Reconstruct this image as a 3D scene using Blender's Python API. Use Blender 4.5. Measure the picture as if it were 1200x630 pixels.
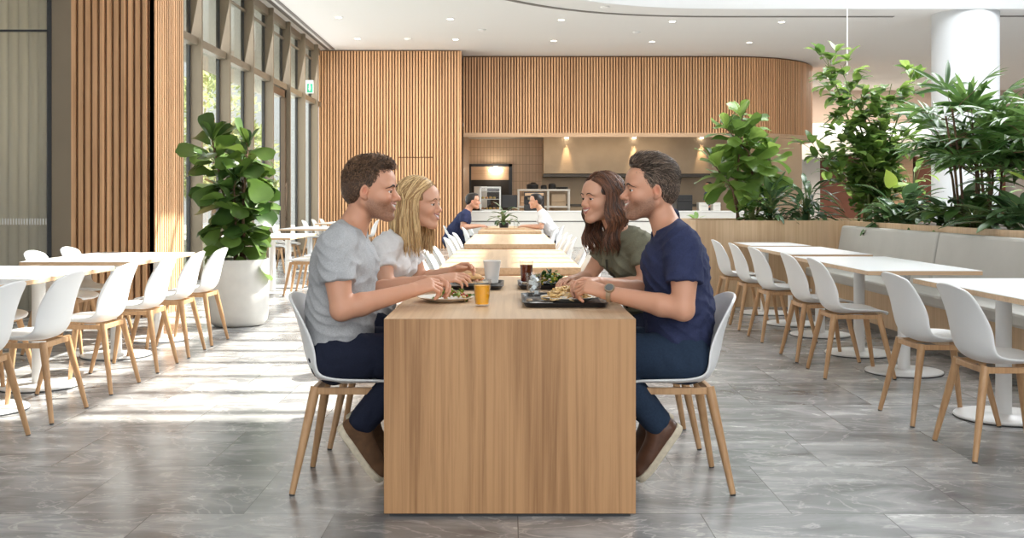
import bpy, bmesh, math, random
import numpy as np
from mathutils import Vector, Matrix, Euler

# ------------------------------------------------------------------ clear
for o in list(bpy.data.objects):
    bpy.data.objects.remove(o, do_unlink=True)
scn = bpy.context.scene
COL = scn.collection

# ------------------------------------------------------------------ camera
FPX = 1240.0
cam_d = bpy.data.cameras.new('camera')
cam_d.sensor_width = 36.0
cam_d.lens = FPX / 1200.0 * 36.0
cam_d.shift_x = 0.0021
cam_d.shift_y = -0.0658
cam_d.clip_end = 300
cam = bpy.data.objects.new('camera', cam_d)
cam.location = (0, 0, 1.194)
cam.rotation_euler = (math.pi / 2, 0, 0)
COL.objects.link(cam)
scn.camera = cam

# ------------------------------------------------------------------ colour management / exposure
scn.view_settings.view_transform = 'Standard'
scn.view_settings.look = 'None'
scn.view_settings.gamma = 1.0
scn.view_settings.use_curve_mapping = False
scn.view_settings.exposure = 0.22

# ------------------------------------------------------------------ world
w = bpy.data.worlds.new('daylight')
scn.world = w
w.use_nodes = True
nt = w.node_tree
bg = nt.nodes['Background']
tc = nt.nodes.new('ShaderNodeTexCoord')
sx = nt.nodes.new('ShaderNodeSeparateXYZ')
rp = nt.nodes.new('ShaderNodeValToRGB')
rp.color_ramp.elements[0].position = 0.42
rp.color_ramp.elements[0].color = (0.62, 0.60, 0.56, 1)
rp.color_ramp.elements[1].position = 0.62
rp.color_ramp.elements[1].color = (0.93, 0.97, 1.0, 1)
mp = nt.nodes.new('ShaderNodeMapRange')
mp.inputs['From Min'].default_value = -1
mp.inputs['From Max'].default_value = 1
nt.links.new(tc.outputs['Generated'], sx.inputs[0])
nt.links.new(sx.outputs['Z'], mp.inputs['Value'])
nt.links.new(mp.outputs[0], rp.inputs[0])
nt.links.new(rp.outputs[0], bg.inputs['Color'])
bg.inputs['Strength'].default_value = 1.25

# ------------------------------------------------------------------ sun (through the atrium skylight)
SUNV = Vector((-0.96, -0.66, -1.0))
sun_d = bpy.data.lights.new('sun', 'SUN')
sun_d.energy = 17.0
sun_d.angle = math.radians(0.45)
sun_d.color = (1.0, 0.93, 0.82)
sun = bpy.data.objects.new('sun', sun_d)
sun.rotation_euler = SUNV.to_track_quat('-Z', 'Y').to_euler()
sun.location = (12, 14, 12)
COL.objects.link(sun)

def area(name, loc, size, target, energy, color):
    d = bpy.data.lights.new(name, 'AREA')
    d.shape = 'RECTANGLE'
    d.size, d.size_y = size
    d.energy = energy
    d.color = color
    o = bpy.data.objects.new(name, d)
    o.location = loc
    v = Vector(target) - Vector(loc)
    o.rotation_euler = v.to_track_quat('-Z', 'Y').to_euler()
    COL.objects.link(o)
    return o
area('skylight_daylight', (7.0, 13.0, 8.8), (9, 15), (4.0, 12.0, 0), 3700, (0.95, 0.98, 1.0))
area('window_daylight', (-5.1, 19.5, 2.6), (14, 4.6), (0, 19.5, 1.6), 430, (0.97, 0.99, 1.0))
area('rear_fill_light', (1.0, -3.0, 4.2), (11, 5.0), (0.5, 10, 0.5), 430, (0.98, 0.99, 1.0))  # added fill light behind the camera, not a real opening

area('downlight_rows', (1.0, 24.2, 4.98), (10, 3.5), (1.0, 25.0, 0), 520, (1.0, 0.90, 0.76))
area('far_right_fill', (10.5, 33.0, 4.98), (8, 5), (10.5, 33.0, 0), 520, (1.0, 0.87, 0.74))  # added area light that brightens the dim far right ceiling
# ------------------------------------------------------------------ helpers
def tag(o, label=None, cat=None, group=None, kind=None):
    if label: o['label'] = label
    if cat: o['category'] = cat
    if group: o['group'] = group
    if kind: o['kind'] = kind
    return o

def empty(name, loc=(0, 0, 0), rz=0.0):
    o = bpy.data.objects.new(name, None)
    o.location = loc
    o.rotation_euler = (0, 0, rz)
    o.empty_display_size = 0.1
    COL.objects.link(o)
    return o

class MB:
    def __init__(s):
        s.v = []; s.f = []; s.n = 0
    def add(s, V, F):
        V = np.asarray(V, dtype=float).reshape(-1, 3)
        s.v.append(V)
        n = s.n
        s.f += [tuple(int(i) + n for i in f) for f in F]
        s.n += len(V)
        return s
    def box(s, lo, hi, rot=None, piv=None):
        x0, y0, z0 = lo; x1, y1, z1 = hi
        V = np.array([(x0,y0,z0),(x1,y0,z0),(x1,y1,z0),(x0,y1,z0),(x0,y0,z1),(x1,y0,z1),(x1,y1,z1),(x0,y1,z1)], float)
        if rot is not None:
            R = np.array(Euler(rot).to_matrix()); p = np.array(piv if piv is not None else V.mean(0))
            V = (V - p) @ R.T + p
        return s.add(V, [(0,3,2,1),(4,5,6,7),(0,1,5,4),(1,2,6,5),(2,3,7,6),(3,0,4,7)])
    def tube(s, pts, r, n=10, caps=True, flat=1.0):
        pts = np.asarray(pts, float); m = len(pts)
        r = np.broadcast_to(np.asarray(r, float), (m,))
        T = np.gradient(pts, axis=0); T /= (np.linalg.norm(T, axis=1, keepdims=True) + 1e-9)
        ref = np.array([0, 0, 1.0]) if abs(T[0, 2]) < 0.9 else np.array([1.0, 0, 0])
        a = np.arange(n) * 2 * math.pi / n
        V = []
        U = np.cross(T[0], ref); U /= np.linalg.norm(U)
        for i in range(m):
            U = U - T[i] * np.dot(U, T[i]); U /= (np.linalg.norm(U) + 1e-9)
            W = np.cross(T[i], U)
            V.append(pts[i] + r[i] * (np.cos(a)[:, None] * U + flat * np.sin(a)[:, None] * W))
        V = np.concatenate(V)
        F = []
        for i in range(m - 1):
            for j in range(n):
                k = (j + 1) % n
                F.append((i*n+j, i*n+k, (i+1)*n+k, (i+1)*n+j))
        if caps:
            F.append(tuple(range(n))[::-1]); F.append(tuple((m-1)*n + j for j in range(n)))
        return s.add(V, F)
    def lathe(s, prof, c=(0, 0, 0), n=32, close=False):
        prof = np.asarray(prof, float); m = len(prof)
        a = np.arange(n) * 2 * math.pi / n
        V = np.concatenate([np.stack([c[0] + p[0]*np.cos(a), c[1] + p[0]*np.sin(a), np.full(n, c[2]+p[1])], 1) for p in prof])
        F = []
        for i in range(m - 1):
            for j in range(n):
                k = (j + 1) % n
                F.append((i*n+j, i*n+k, (i+1)*n+k, (i+1)*n+j))
        F.append(tuple(range(n))[::-1]); F.append(tuple((m-1)*n + j for j in range(n)))
        return s.add(V, F)
    def grid(s, P):
        P = np.asarray(P, float); a, b = P.shape[:2]
        F = [(i*b+j, i*b+j+1, (i+1)*b+j+1, (i+1)*b+j) for i in range(a-1) for j in range(b-1)]
        return s.add(P.reshape(-1, 3), F)
    def prism(s, poly, z0, z1):
        n = len(poly)
        V = [(x, y, z0) for x, y in poly] + [(x, y, z1) for x, y in poly]
        F = [tuple(range(n))[::-1], tuple(range(n, 2*n))] + [(i, (i+1) % n, (i+1) % n + n, i + n) for i in range(n)]
        return s.add(V, F)
    def build(s, name, m=None, parent=None, smooth=False, bevel=0, loc=None, subsurf=0, solid=0):
        me = bpy.data.meshes.new(name)
        V = np.concatenate(s.v) if s.v else np.zeros((0, 3))
        me.from_pydata(V.tolist(), [], s.f)
        me.update()
        o = bpy.data.objects.new(name, me)
        COL.objects.link(o)
        if m: me.materials.append(m)
        if parent: o.parent = parent
        if loc: o.location = loc
        if smooth == 'auto':
            me.polygons.foreach_set('use_smooth', [True] * len(me.polygons))
            try: me.set_sharp_from_angle(angle=math.radians(38))
            except Exception: pass
        elif smooth:
            me.polygons.foreach_set('use_smooth', [True] * len(me.polygons))
        if solid:
            md = o.modifiers.new('solid', 'SOLIDIFY'); md.thickness = solid; md.offset = 0
        if bevel:
            md = o.modifiers.new('bevel', 'BEVEL'); md.width = bevel; md.segments = 2; md.limit_method = 'ANGLE'; md.angle_limit = math.radians(40)
        if subsurf:
            md = o.modifiers.new('sub', 'SUBSURF'); md.levels = subsurf; md.render_levels = subsurf
        return o

def copy_thing(o, loc=None, rz=None, label=None, group=None, parent=None):
    c = o.copy(); COL.objects.link(c)
    if parent: c.parent = parent
    if loc is not None: c.location = loc
    if rz is not None: c.rotation_euler = (0, 0, rz)
    if label: c['label'] = label
    if group: c['group'] = group
    for ch in list(o.children):
        copy_thing(ch, parent=c)
    return c

# ------------------------------------------------------------------ materials
def nodemat(name):
    m = bpy.data.materials.new(name); m.use_nodes = True
    t = m.node_tree
    return m, t, t.nodes['Principled BSDF']

def plain(name, col, rough=0.5, metal=0.0, noise=0.0, nscale=20, bump=0.0, bscale=200, spec=0.5, emit=None, es=0, coat=0, sheen=0, sss=0):
    m, t, b = nodemat(name)
    b.inputs['Base Color'].default_value = (*col, 1)
    b.inputs['Roughness'].default_value = rough
    b.inputs['Metallic'].default_value = metal
    b.inputs['Specular IOR Level'].default_value = spec
    if coat: b.inputs['Coat Weight'].default_value = coat
    if sheen:
        b.inputs['Sheen Weight'].default_value = sheen
    if emit:
        b.inputs['Emission Color'].default_value = (*emit, 1); b.inputs['Emission Strength'].default_value = es
    c = t.nodes.new('ShaderNodeTexCoord')
    if noise:
        n = t.nodes.new('ShaderNodeTexNoise'); n.inputs['Scale'].default_value = nscale; n.inputs['Detail'].default_value = 5
        t.links.new(c.outputs['Object'], n.inputs['Vector'])
        r = t.nodes.new('ShaderNodeValToRGB')
        r.color_ramp.elements[0].position = 0.3; r.color_ramp.elements[1].position = 0.7
        r.color_ramp.elements[0].color = (*[x * (1 - noise) for x in col], 1)
        r.color_ramp.elements[1].color = (*[min(1, x * (1 + noise)) for x in col], 1)
        t.links.new(n.outputs['Fac'], r.inputs[0]); t.links.new(r.outputs[0], b.inputs['Base Color'])
    if bump:
        n = t.nodes.new('ShaderNodeTexNoise'); n.inputs['Scale'].default_value = bscale; n.inputs['Detail'].default_value = 4
        t.links.new(c.outputs['Object'], n.inputs['Vector'])
        bp = t.nodes.new('ShaderNodeBump'); bp.inputs['Strength'].default_value = bump; bp.inputs['Distance'].default_value = 0.004
        t.links.new(n.outputs['Fac'], bp.inputs['Height']); t.links.new(bp.outputs[0], b.inputs['Normal'])
    return m

def wood(name, c1, c2, axis='Z', scale=1.0, rough=0.45, streak=30, slat=None, dark=None):
    """Straight-grained timber; grain runs along axis. slat=(axis, pitch) varies tone from slat to slat."""
    m, t, b = nodemat(name)
    L = t.links.new
    c = t.nodes.new('ShaderNodeTexCoord')
    mp = t.nodes.new('ShaderNodeMapping')
    sc = {'X': (0.6, streak, streak), 'Y': (streak, 0.6, streak), 'Z': (streak, streak, 0.6)}[axis]
    mp.inputs['Scale'].default_value = tuple(x * scale for x in sc)
    L(c.outputs['Object'], mp.inputs['Vector'])
    n = t.nodes.new('ShaderNodeTexNoise'); n.inputs['Scale'].default_value = 1.3; n.inputs['Detail'].default_value = 8; n.inputs['Roughness'].default_value = 0.65; n.inputs['Distortion'].default_value = 0.5
    L(mp.outputs[0], n.inputs['Vector'])
    mp2 = t.nodes.new('ShaderNodeMapping')
    sc2 = {'X': (0.35, 4, 4), 'Y': (4, 0.35, 4), 'Z': (4, 4, 0.35)}[axis]
    mp2.inputs['Scale'].default_value = tuple(x * scale for x in sc2)
    L(c.outputs['Object'], mp2.inputs['Vector'])
    wv = t.nodes.new('ShaderNodeTexNoise'); wv.inputs['Scale'].default_value = 1.1; wv.inputs['Detail'].default_value = 2
    L(mp2.outputs[0], wv.inputs['Vector'])
    ml = t.nodes.new('ShaderNodeMath'); ml.operation = 'MULTIPLY'; ml.inputs[1].default_value = 14
    L(wv.outputs['Fac'], ml.inputs[0])
    sn = t.nodes.new('ShaderNodeMath'); sn.operation = 'SINE'; L(ml.outputs[0], sn.inputs[0])
    m2 = t.nodes.new('ShaderNodeMath'); m2.operation = 'MULTIPLY_ADD'; m2.inputs[1].default_value = 0.075; L(sn.outputs[0], m2.inputs[0])
    L(n.outputs['Fac'], m2.inputs[2])
    r = t.nodes.new('ShaderNodeValToRGB')
    r.color_ramp.elements[0].position = 0.33; r.color_ramp.elements[1].position = 0.62
    r.color_ramp.elements[0].color = (*c2, 1); r.color_ramp.elements[1].color = (*c1, 1)
    L(m2.outputs[0], r.inputs[0])
    out = r.outputs[0]
    if slat:
        ax, pitch = slat
        sp = t.nodes.new('ShaderNodeSeparateXYZ'); L(c.outputs['Object'], sp.inputs[0])
        dv = t.nodes.new('ShaderNodeMath'); dv.operation = 'DIVIDE'; dv.inputs[1].default_value = pitch
        L(sp.outputs[ax], dv.inputs[0])
        fl = t.nodes.new('ShaderNodeMath'); fl.operation = 'FLOOR'; L(dv.outputs[0], fl.inputs[0])
        wn = t.nodes.new('ShaderNodeTexWhiteNoise'); wn.noise_dimensions = '1D'; L(fl.outputs[0], wn.inputs['W'])
        mr = t.nodes.new('ShaderNodeMapRange'); mr.inputs['To Min'].default_value = 0.82; mr.inputs['To Max'].default_value = 1.12
        L(wn.outputs['Value'], mr.inputs['Value'])
        hs = t.nodes.new('ShaderNodeHueSaturation'); L(mr.outputs[0], hs.inputs['Value']); L(out, hs.inputs['Color'])
        out = hs.outputs[0]
    L(out, b.inputs['Base Color'])
    b.inputs['Roughness'].default_value = rough
    bp = t.nodes.new('ShaderNodeBump'); bp.inputs['Strength'].default_value = 0.12; bp.inputs['Distance'].default_value = 0.002
    L(n.outputs['Fac'], bp.inputs['Height']); L(bp.outputs[0], b.inputs['Normal'])
    return m

def glassy(name, tint=(1, 1, 1), gloss=0.12, rough=0.02):
    """thin clear sheet: mostly lets light through, reflects a little more at grazing angles"""
    m = bpy.data.materials.new(name); m.use_nodes = True; t = m.node_tree
    for n in list(t.nodes):
        if n.type != 'OUTPUT_MATERIAL': t.nodes.remove(n)
    out = [n for n in t.nodes if n.type == 'OUTPUT_MATERIAL'][0]
    tr = t.nodes.new('ShaderNodeBsdfTransparent'); tr.inputs[0].default_value = (*tint, 1)
    gl = t.nodes.new('ShaderNodeBsdfGlossy'); gl.inputs['Roughness'].default_value = rough
    fr = t.nodes.new('ShaderNodeLayerWeight'); fr.inputs['Blend'].default_value = 0.25
    mr = t.nodes.new('ShaderNodeMapRange'); mr.inputs['To Min'].default_value = gloss * 0.4; mr.inputs['To Max'].default_value = min(1, gloss * 4)
    mx = t.nodes.new('ShaderNodeMixShader')
    t.links.new(fr.outputs['Facing'], mr.inputs['Value']); t.links.new(mr.outputs[0], mx.inputs[0])
    t.links.new(tr.outputs[0], mx.inputs[1]); t.links.new(gl.outputs[0], mx.inputs[2])
    t.links.new(mx.outputs[0], out.inputs['Surface'])
    return m

def leafmat(name, c1, c2, trans=0.35, rough=0.32, attr=False):
    m, t, b = nodemat(name)
    L = t.links.new
    c = t.nodes.new('ShaderNodeTexCoord')
    n = t.nodes.new('ShaderNodeTexNoise'); n.inputs['Scale'].default_value = 5; n.inputs['Detail'].default_value = 3
    L(c.outputs['Object'], n.inputs['Vector'])
    g = t.nodes.new('ShaderNodeNewGeometry')
    r = t.nodes.new('ShaderNodeValToRGB')
    r.color_ramp.elements[0].position = 0.25; r.color_ramp.elements[1].position = 0.75
    r.color_ramp.elements[0].color = (*c1, 1); r.color_ramp.elements[1].color = (*c2, 1)
    ad = t.nodes.new('ShaderNodeMath'); ad.operation = 'MULTIPLY_ADD'; ad.inputs[1].default_value = 0.55
    L(g.outputs['Random Per Island'], ad.inputs[0])
    m3 = t.nodes.new('ShaderNodeMath'); m3.operation = 'MULTIPLY'; m3.inputs[1].default_value = 0.5
    L(n.outputs['Fac'], m3.inputs[0]); L(m3.outputs[0], ad.inputs[2])
    L(ad.outputs[0], r.inputs[0]); L(r.outputs[0], b.inputs['Base Color'])
    b.inputs['Roughness'].default_value = rough
    tl = t.nodes.new('ShaderNodeBsdfTranslucent')
    hs = t.nodes.new('ShaderNodeHueSaturation'); hs.inputs['Hue'].default_value = 0.47 if c1[1] > 1.3 * c1[0] else 0.5; hs.inputs['Value'].default_value = 2.2 if c1[1] < 0.4 else 1.0; L(r.outputs[0], hs.inputs['Color'])
    L(hs.outputs[0], tl.inputs[0])
    mx = t.nodes.new('ShaderNodeMixShader'); mx.inputs[0].default_value = trans
    L(b.outputs[0], mx.inputs[1]); L(tl.outputs[0], mx.inputs[2])
    out = [x for x in t.nodes if x.type == 'OUTPUT_MATERIAL'][0]
    L(mx.outputs[0], out.inputs['Surface'])
    return m

def vcol(name, rough=0.5, sss=0.0, bump=0, bscale=300, spec=0.4, aniso=False):
    m, t, b = nodemat(name)
    a = t.nodes.new('ShaderNodeAttribute'); a.attribute_name = 'Col'
    t.links.new(a.outputs['Color'], b.inputs['Base Color'])
    b.inputs['Roughness'].default_value = rough
    b.inputs['Specular IOR Level'].default_value = spec
    if sss:
        b.inputs['Subsurface Weight'].default_value = sss
        b.inputs['Subsurface Radius'].default_value = (0.012, 0.005, 0.003)
        b.inputs['Subsurface Scale'].default_value = 1.0
    if bump:
        c = t.nodes.new('ShaderNodeTexCoord')
        n = t.nodes.new('ShaderNodeTexNoise'); n.inputs['Scale'].default_value = bscale; n.inputs['Detail'].default_value = 3
        t.links.new(c.outputs['Object'], n.inputs['Vector'])
        bp = t.nodes.new('ShaderNodeBump'); bp.inputs['Strength'].default_value = bump; bp.inputs['Distance'].default_value = 0.002
        t.links.new(n.outputs['Fac'], bp.inputs['Height']); t.links.new(bp.outputs[0], b.inputs['Normal'])
    return m

def marble():
    m, t, b = nodemat('grey_marble_tiles')
    L = t.links.new
    c = t.nodes.new('ShaderNodeTexCoord')
    mp = t.nodes.new('ShaderNodeMapping'); mp.inputs['Location'].default_value = (-0.03 + 7.0, -4.05 + 0.725 * 12, 0)
    L(c.outputs['Object'], mp.inputs['Vector'])
    br = t.nodes.new('ShaderNodeTexBrick')
    br.offset = 0.5; br.offset_frequency = 2
    br.inputs['Scale'].default_value = 1.0
    br.inputs['Brick Width'].default_value = 0.70; br.inputs['Row Height'].default_value = 0.725
    br.inputs['Mortar Size'].default_value = 0.0022; br.inputs['Mortar Smooth'].default_value = 0.2
    br.inputs['Color1'].default_value = (0, 0, 0, 1); br.inputs['Color2'].default_value = (1, 1, 1, 1); br.inputs['Mortar'].default_value = (0.5, 0.5, 0.5, 1)
    br.inputs['Bias'].default_value = 0
    L(mp.outputs[0], br.inputs['Vector'])
    # each tile its own piece of stone: offset the noise by tile value
    vm = t.nodes.new('ShaderNodeVectorMath'); vm.operation = 'MULTIPLY'; vm.inputs[1].default_value = (23, 17, 31)
    L(br.outputs['Color'], vm.inputs[0])
    va = t.nodes.new('ShaderNodeVectorMath'); va.operation = 'ADD'; L(vm.outputs[0], va.inputs[0]); L(c.outputs['Object'], va.inputs[1])
    def noise(scale, detail, dist, vec, rough=0.6, stretch=(1, 1, 1), rot=0):
        mm = t.nodes.new('ShaderNodeMapping'); mm.inputs['Scale'].default_value = stretch; mm.inputs['Rotation'].default_value = (0, 0, rot)
        L(vec, mm.inputs['Vector'])
        n = t.nodes.new('ShaderNodeTexNoise'); n.inputs['Scale'].default_value = scale; n.inputs['Detail'].default_value = detail
        n.inputs['Distortion'].default_value = dist; n.inputs['Roughness'].default_value = rough
        L(mm.outputs[0], n.inputs['Vector']); return n.outputs['Fac']
    a = noise(1.6, 8, 0.9, va.outputs[0], 0.62, (1, 2.2, 1), 0.5)
    r = t.nodes.new('ShaderNodeValToRGB')
    e = r.color_ramp.elements
    e[0].position = 0.28; e[0].color = (0.12, 0.122, 0.13, 1)
    e[1].position = 0.74; e[1].color = (0.60, 0.60, 0.595, 1)
    x = e.new(0.5); x.color = (0.29, 0.295, 0.30, 1)
    L(a, r.inputs[0])
    # thin pale veins
    v = noise(2.2, 7, 1.6, va.outputs[0], 0.55, (1, 1.8, 1), 0.6)
    sb = t.nodes.new('ShaderNodeMath'); sb.operation = 'SUBTRACT'; sb.inputs[1].default_value = 0.5; L(v, sb.inputs[0])
    ab = t.nodes.new('ShaderNodeMath'); ab.operation = 'ABSOLUTE'; L(sb.outputs[0], ab.inputs[0])
    vr = t.nodes.new('ShaderNodeValToRGB'); vr.color_ramp.elements[0].color = (1, 1, 1, 1); vr.color_ramp.elements[1].color = (0, 0, 0, 1); vr.color_ramp.elements[1].position = 0.022
    L(ab.outputs[0], vr.inputs[0])
    vf = t.nodes.new('ShaderNodeMath'); vf.operation = 'MULTIPLY'; vf.inputs[1].default_value = 0.5; L(vr.outputs[0], vf.inputs[0])
    mx = t.nodes.new('ShaderNodeMixRGB'); mx.inputs[2].default_value = (0.68, 0.67, 0.65, 1)
    L(vf.outputs[0], mx.inputs[0]); L(r.outputs[0], mx.inputs[1])
    # tile-to-tile tone
    mr = t.nodes.new('ShaderNodeMapRange'); mr.inputs['To Min'].default_value = 0.84; mr.inputs['To Max'].default_value = 1.16
    L(br.outputs['Color'], mr.inputs['Value'])
    hs = t.nodes.new('ShaderNodeHueSaturation'); L(mr.outputs[0], hs.inputs['Value']); L(mx.outputs[0], hs.inputs['Color'])
    m2 = t.nodes.new('ShaderNodeMixRGB'); m2.inputs[2].default_value = (0.12, 0.12, 0.12, 1)
    L(br.outputs['Fac'], m2.inputs[0]); L(hs.outputs[0], m2.inputs[1])
    L(m2.outputs[0], b.inputs['Base Color'])
    rr = t.nodes.new('ShaderNodeMapRange'); rr.inputs['To Min'].default_value = 0.16; rr.inputs['To Max'].default_value = 0.34
    L(a, rr.inputs['Value']); L(rr.outputs[0], b.inputs['Roughness'])
    b.inputs['Specular IOR Level'].default_value = 0.6
    return m

M = {}
M['floor'] = marble()
M['oak'] = wood('oak_veneer_vertical', (0.52, 0.29, 0.135), (0.30, 0.150, 0.062), 'Z', 1.0, 0.42)
M['oak_top'] = wood('oak_veneer_top', (0.68, 0.48, 0.30), (0.55, 0.365, 0.21), 'Y', 1.0, 0.38)
M['oak_pale'] = wood('pale_oak_panel', (0.62, 0.44, 0.27), (0.50, 0.335, 0.19), 'Z', 0.8, 0.45)
M['leg'] = wood('beech_leg', (0.54, 0.325, 0.165), (0.42, 0.235, 0.11), 'Z', 1.5, 0.42)
M['slat'] = wood('timber_slats', (0.74, 0.43, 0.225), (0.56, 0.30, 0.145), 'Z', 1.0, 0.5, slat=('X', 0.075))
M['slat_side'] = wood('timber_slats_side', (0.70, 0.42, 0.225), (0.54, 0.30, 0.15), 'Z', 1.0, 0.5, slat=('Y', 0.073))
M['slat_back'] = plain('dark_backing', (0.13, 0.062, 0.03), 0.8)
M['lintel'] = wood('timber_lintel', (0.62, 0.42, 0.27), (0.52, 0.33, 0.2), 'X', 0.8, 0.5)
M['ceil'] = plain('ceiling_plaster', (0.88, 0.86, 0.825), 0.9)
M['white'] = plain('white_plaster', (0.86, 0.87, 0.87), 0.8)
M['column'] = plain('column_paint', (0.56, 0.575, 0.59), 0.6)
M['slot'] = plain('slot_dark', (0.22, 0.2, 0.18), 0.7)
M['fin'] = plain('bronze_beige_metal', (0.25, 0.20, 0.14), 0.45, 0.15, noise=0.05, nscale=2)
M['gasket'] = plain('black_gasket', (0.03, 0.032, 0.035), 0.5)
M['bronze'] = plain('dark_bronze', (0.15, 0.105, 0.07), 0.4, 0.5)
M['pane'] = glassy('window_glass', (0.93, 0.96, 0.95), 0.1)
M['curtain'] = leafmat('sheer_curtain', (0.84, 0.80, 0.70), (0.86, 0.83, 0.73), 0.5, 0.9)
M['shell'] = plain('white_shell_plastic', (0.82, 0.83, 0.83), 0.38)
M['top'] = plain('white_laminate', (0.86, 0.87, 0.88), 0.3)
M['edge'] = wood('plywood_edge', (0.62, 0.43, 0.27), (0.5, 0.33, 0.19), 'X', 2, 0.5)
M['ped'] = plain('white_powder_coat', (0.82, 0.83, 0.83), 0.35)
M['cushion'] = plain('grey_vinyl', (0.50, 0.485, 0.45), 0.55, noise=0.04, nscale=4)
M['soil'] = plain('potting_soil', (0.045, 0.03, 0.02), 0.95, noise=0.3, nscale=40, bump=0.6, bscale=60)
M['pot'] = plain('pale_concrete_pot', (0.66, 0.65, 0.62), 0.7, noise=0.05, nscale=8)
M['bark'] = plain('bark', (0.17, 0.10, 0.06), 0.85, noise=0.3, nscale=60)
M['stemgreen'] = plain('green_stem', (0.16, 0.20, 0.06), 0.6)
M['steel'] = plain('brushed_steel', (0.42, 0.32, 0.22), 0.42, 0.55, noise=0.08, nscale=2)
M['steel_dark'] = plain('dark_steel', (0.10, 0.09, 0.08), 0.4, 0.7)
M['black'] = plain('black_plastic', (0.018, 0.018, 0.02), 0.35)
M['blackmatte'] = plain('painted_shade', (0.03, 0.025, 0.022), 0.8)
M['counter'] = plain('white_counter', (0.70, 0.70, 0.68), 0.5)
M['lamp'] = plain('lamp_glow', (1, 0.95, 0.85), 0.5, emit=(1, 0.90, 0.74), es=14)
M['china'] = plain('cream_china', (0.80, 0.74, 0.64), 0.25)
M['paper'] = plain('white_paper', (0.85, 0.84, 0.81), 0.7)
M['glassware'] = glassy('drinking_glass', (0.97, 0.98, 0.98), 0.10)
# ================================================================== the room
CZ = 5.05      # ceiling height
FZ = 9.0       # atrium roof height
def struct(mb, name, m, parent=None, **k):
    o = mb.build(name, m, parent, **k)
    if parent is None: o['kind'] = 'structure'
    return o

struct(MB().box((-9, -4, -0.2), (20, 40, 0)), 'floor', M['floor'])
struct(MB().box((-40, -6, -0.5), (-9, 60, -0.12)), 'trim_terrace', plain('pale_paving', (0.55, 0.52, 0.46), 0.9, noise=0.1, nscale=1))

# --- ceiling with the curved edge of the atrium void
def void_edge(off=0.0):
    pts = [(-1.0 - off, -4.0), (-1.0 - off, 12.5)]
    cx, cy, rx, ry = 4.6, 12.5, 5.6 + off, 8.6 + off
    for i in range(1, 25):
        a = math.pi - i / 24 * math.pi / 2
        c_, s_ = math.cos(a), math.sin(a)
        e = 2 / 2.5
        pts.append((cx + rx * math.copysign(abs(c_) ** e, c_), cy + ry * abs(s_) ** e))
    pts.append((20.0, cy + ry))
    return pts
E = void_edge()
mbc = MB()
# region left of / beyond the void as strips, with thickness
def ceil_strip(mb, path, z0, z1):
    # left slab to x=-9, back slab to y=40
    V = []; F = []
    n = len(path)
    outer = []
    for i, (x, y) in enumerate(path):
        if i < 2: outer.append((-9.0, y))
        else:
            t = (i - 1) / (n - 2)
            if t < 0.5: outer.append((-9.0, 12.5 + (40 - 12.5) * (t / 0.5)))
            else: outer.append((-9.0 + 29.0 * (t - 0.5) / 0.5, 40.0))
    for z in (z0, z1):
        V += [(x, y, z) for x, y in path] + [(x, y, z) for x, y in outer]
    m = 2 * n
    for i in range(n - 1):
        F.append((i, i + 1, n + i + 1, n + i))
        F.append((m + i, m + n + i, m + n + i + 1, m + i + 1))
        F.append((i, m + i, m + i + 1, i + 1))
    mb.add(V, F)
ceil_strip(mbc, E, CZ, CZ + 0.3)
struct(mbc, 'ceiling', M['ceil'])
# fascia of the void, rising to the roof
mf = MB()
path = [(x, y) for x, y in E]
P = np.array([[(x, y, CZ - 0.02), (x, y, FZ + 0.1)] for x, y in path])
mf.grid(P)
struct(mf, 'wall_atrium_fascia', M['white'], solid=0.04, smooth=True)
# slot groove round the void, set in the ceiling
g = void_edge(0.95)
mg = MB(); V = []; F = []
inn = void_edge(0.90); out = void_edge(1.02)
sel = [i for i in range(len(inn)) if inn[i][0] < 7.9]
for k in sel:
    V += [(inn[k][0], inn[k][1], CZ - 0.006), (out[k][0], out[k][1], CZ - 0.006)]
# end the groove at x = 8
V += [(8.0, inn[-1][1], CZ - 0.006), (8.0, out[-1][1], CZ - 0.006)]
n2 = len(V) // 2
for i in range(n2 - 1): F.append((2*i, 2*i+1, 2*i+3, 2*i+2))
mg.add(V, F)
struct(mg, 'trim_ceiling_groove', M['slot'], solid=0.008)
struct(MB().box((9.6, 21.95, CZ-0.012), (13, 22.06, CZ)), 'trim_ceiling_groove_right', M['slot'])
# linear slot along the windows
struct(MB().box((-4.66, 12.0, CZ - 0.012), (-4.58, 26.8, CZ - 0.001)).box((-4.50, 12.0, CZ - 0.012), (-4.43, 26.8, CZ - 0.001)), 'trim_air_slot', M['slot'])

# roof with the gridded skylight
HX0, HX1, HY0, HY1 = 4.0, 9.25, 11.7, 21.0
mr_ = MB()
mr_.box((-1.2, -4, FZ), (HX0, 21.4, FZ + 0.3)).box((HX1, -4, FZ), (20, 21.4, FZ + 0.3)).box((HX0, -4, FZ), (HX1, HY0, FZ + 0.3)).box((HX0, HY1, FZ), (HX1, 21.4, FZ + 0.3))
struct(mr_, 'ceiling_atrium_roof', M['white'])
mb = MB()
y = HY0 + 0.25
while y < HY1:
    mb.box((HX0, y, FZ + 0.02), (HX1, y + 0.05, FZ + 0.10)); y += 0.62
for x in (6.1, 7.82):
    mb.box((x, HY0, FZ + 0.0), (x + 0.14, HY1, FZ + 0.14))
struct(mb, 'window_1', M['white'])
struct(MB().box((HX0, HY0, FZ + 0.22), (HX1, HY1, FZ + 0.235)), 'pane', glassy('skylight_glass', (0.97, 0.98, 0.98), 0.05), parent=bpy.data.objects['window_1'])
# far right side wall of the atrium
struct(MB().box((19.9, -4, 0), (20.1, 40, FZ)), 'wall_right', M['white'])

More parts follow.
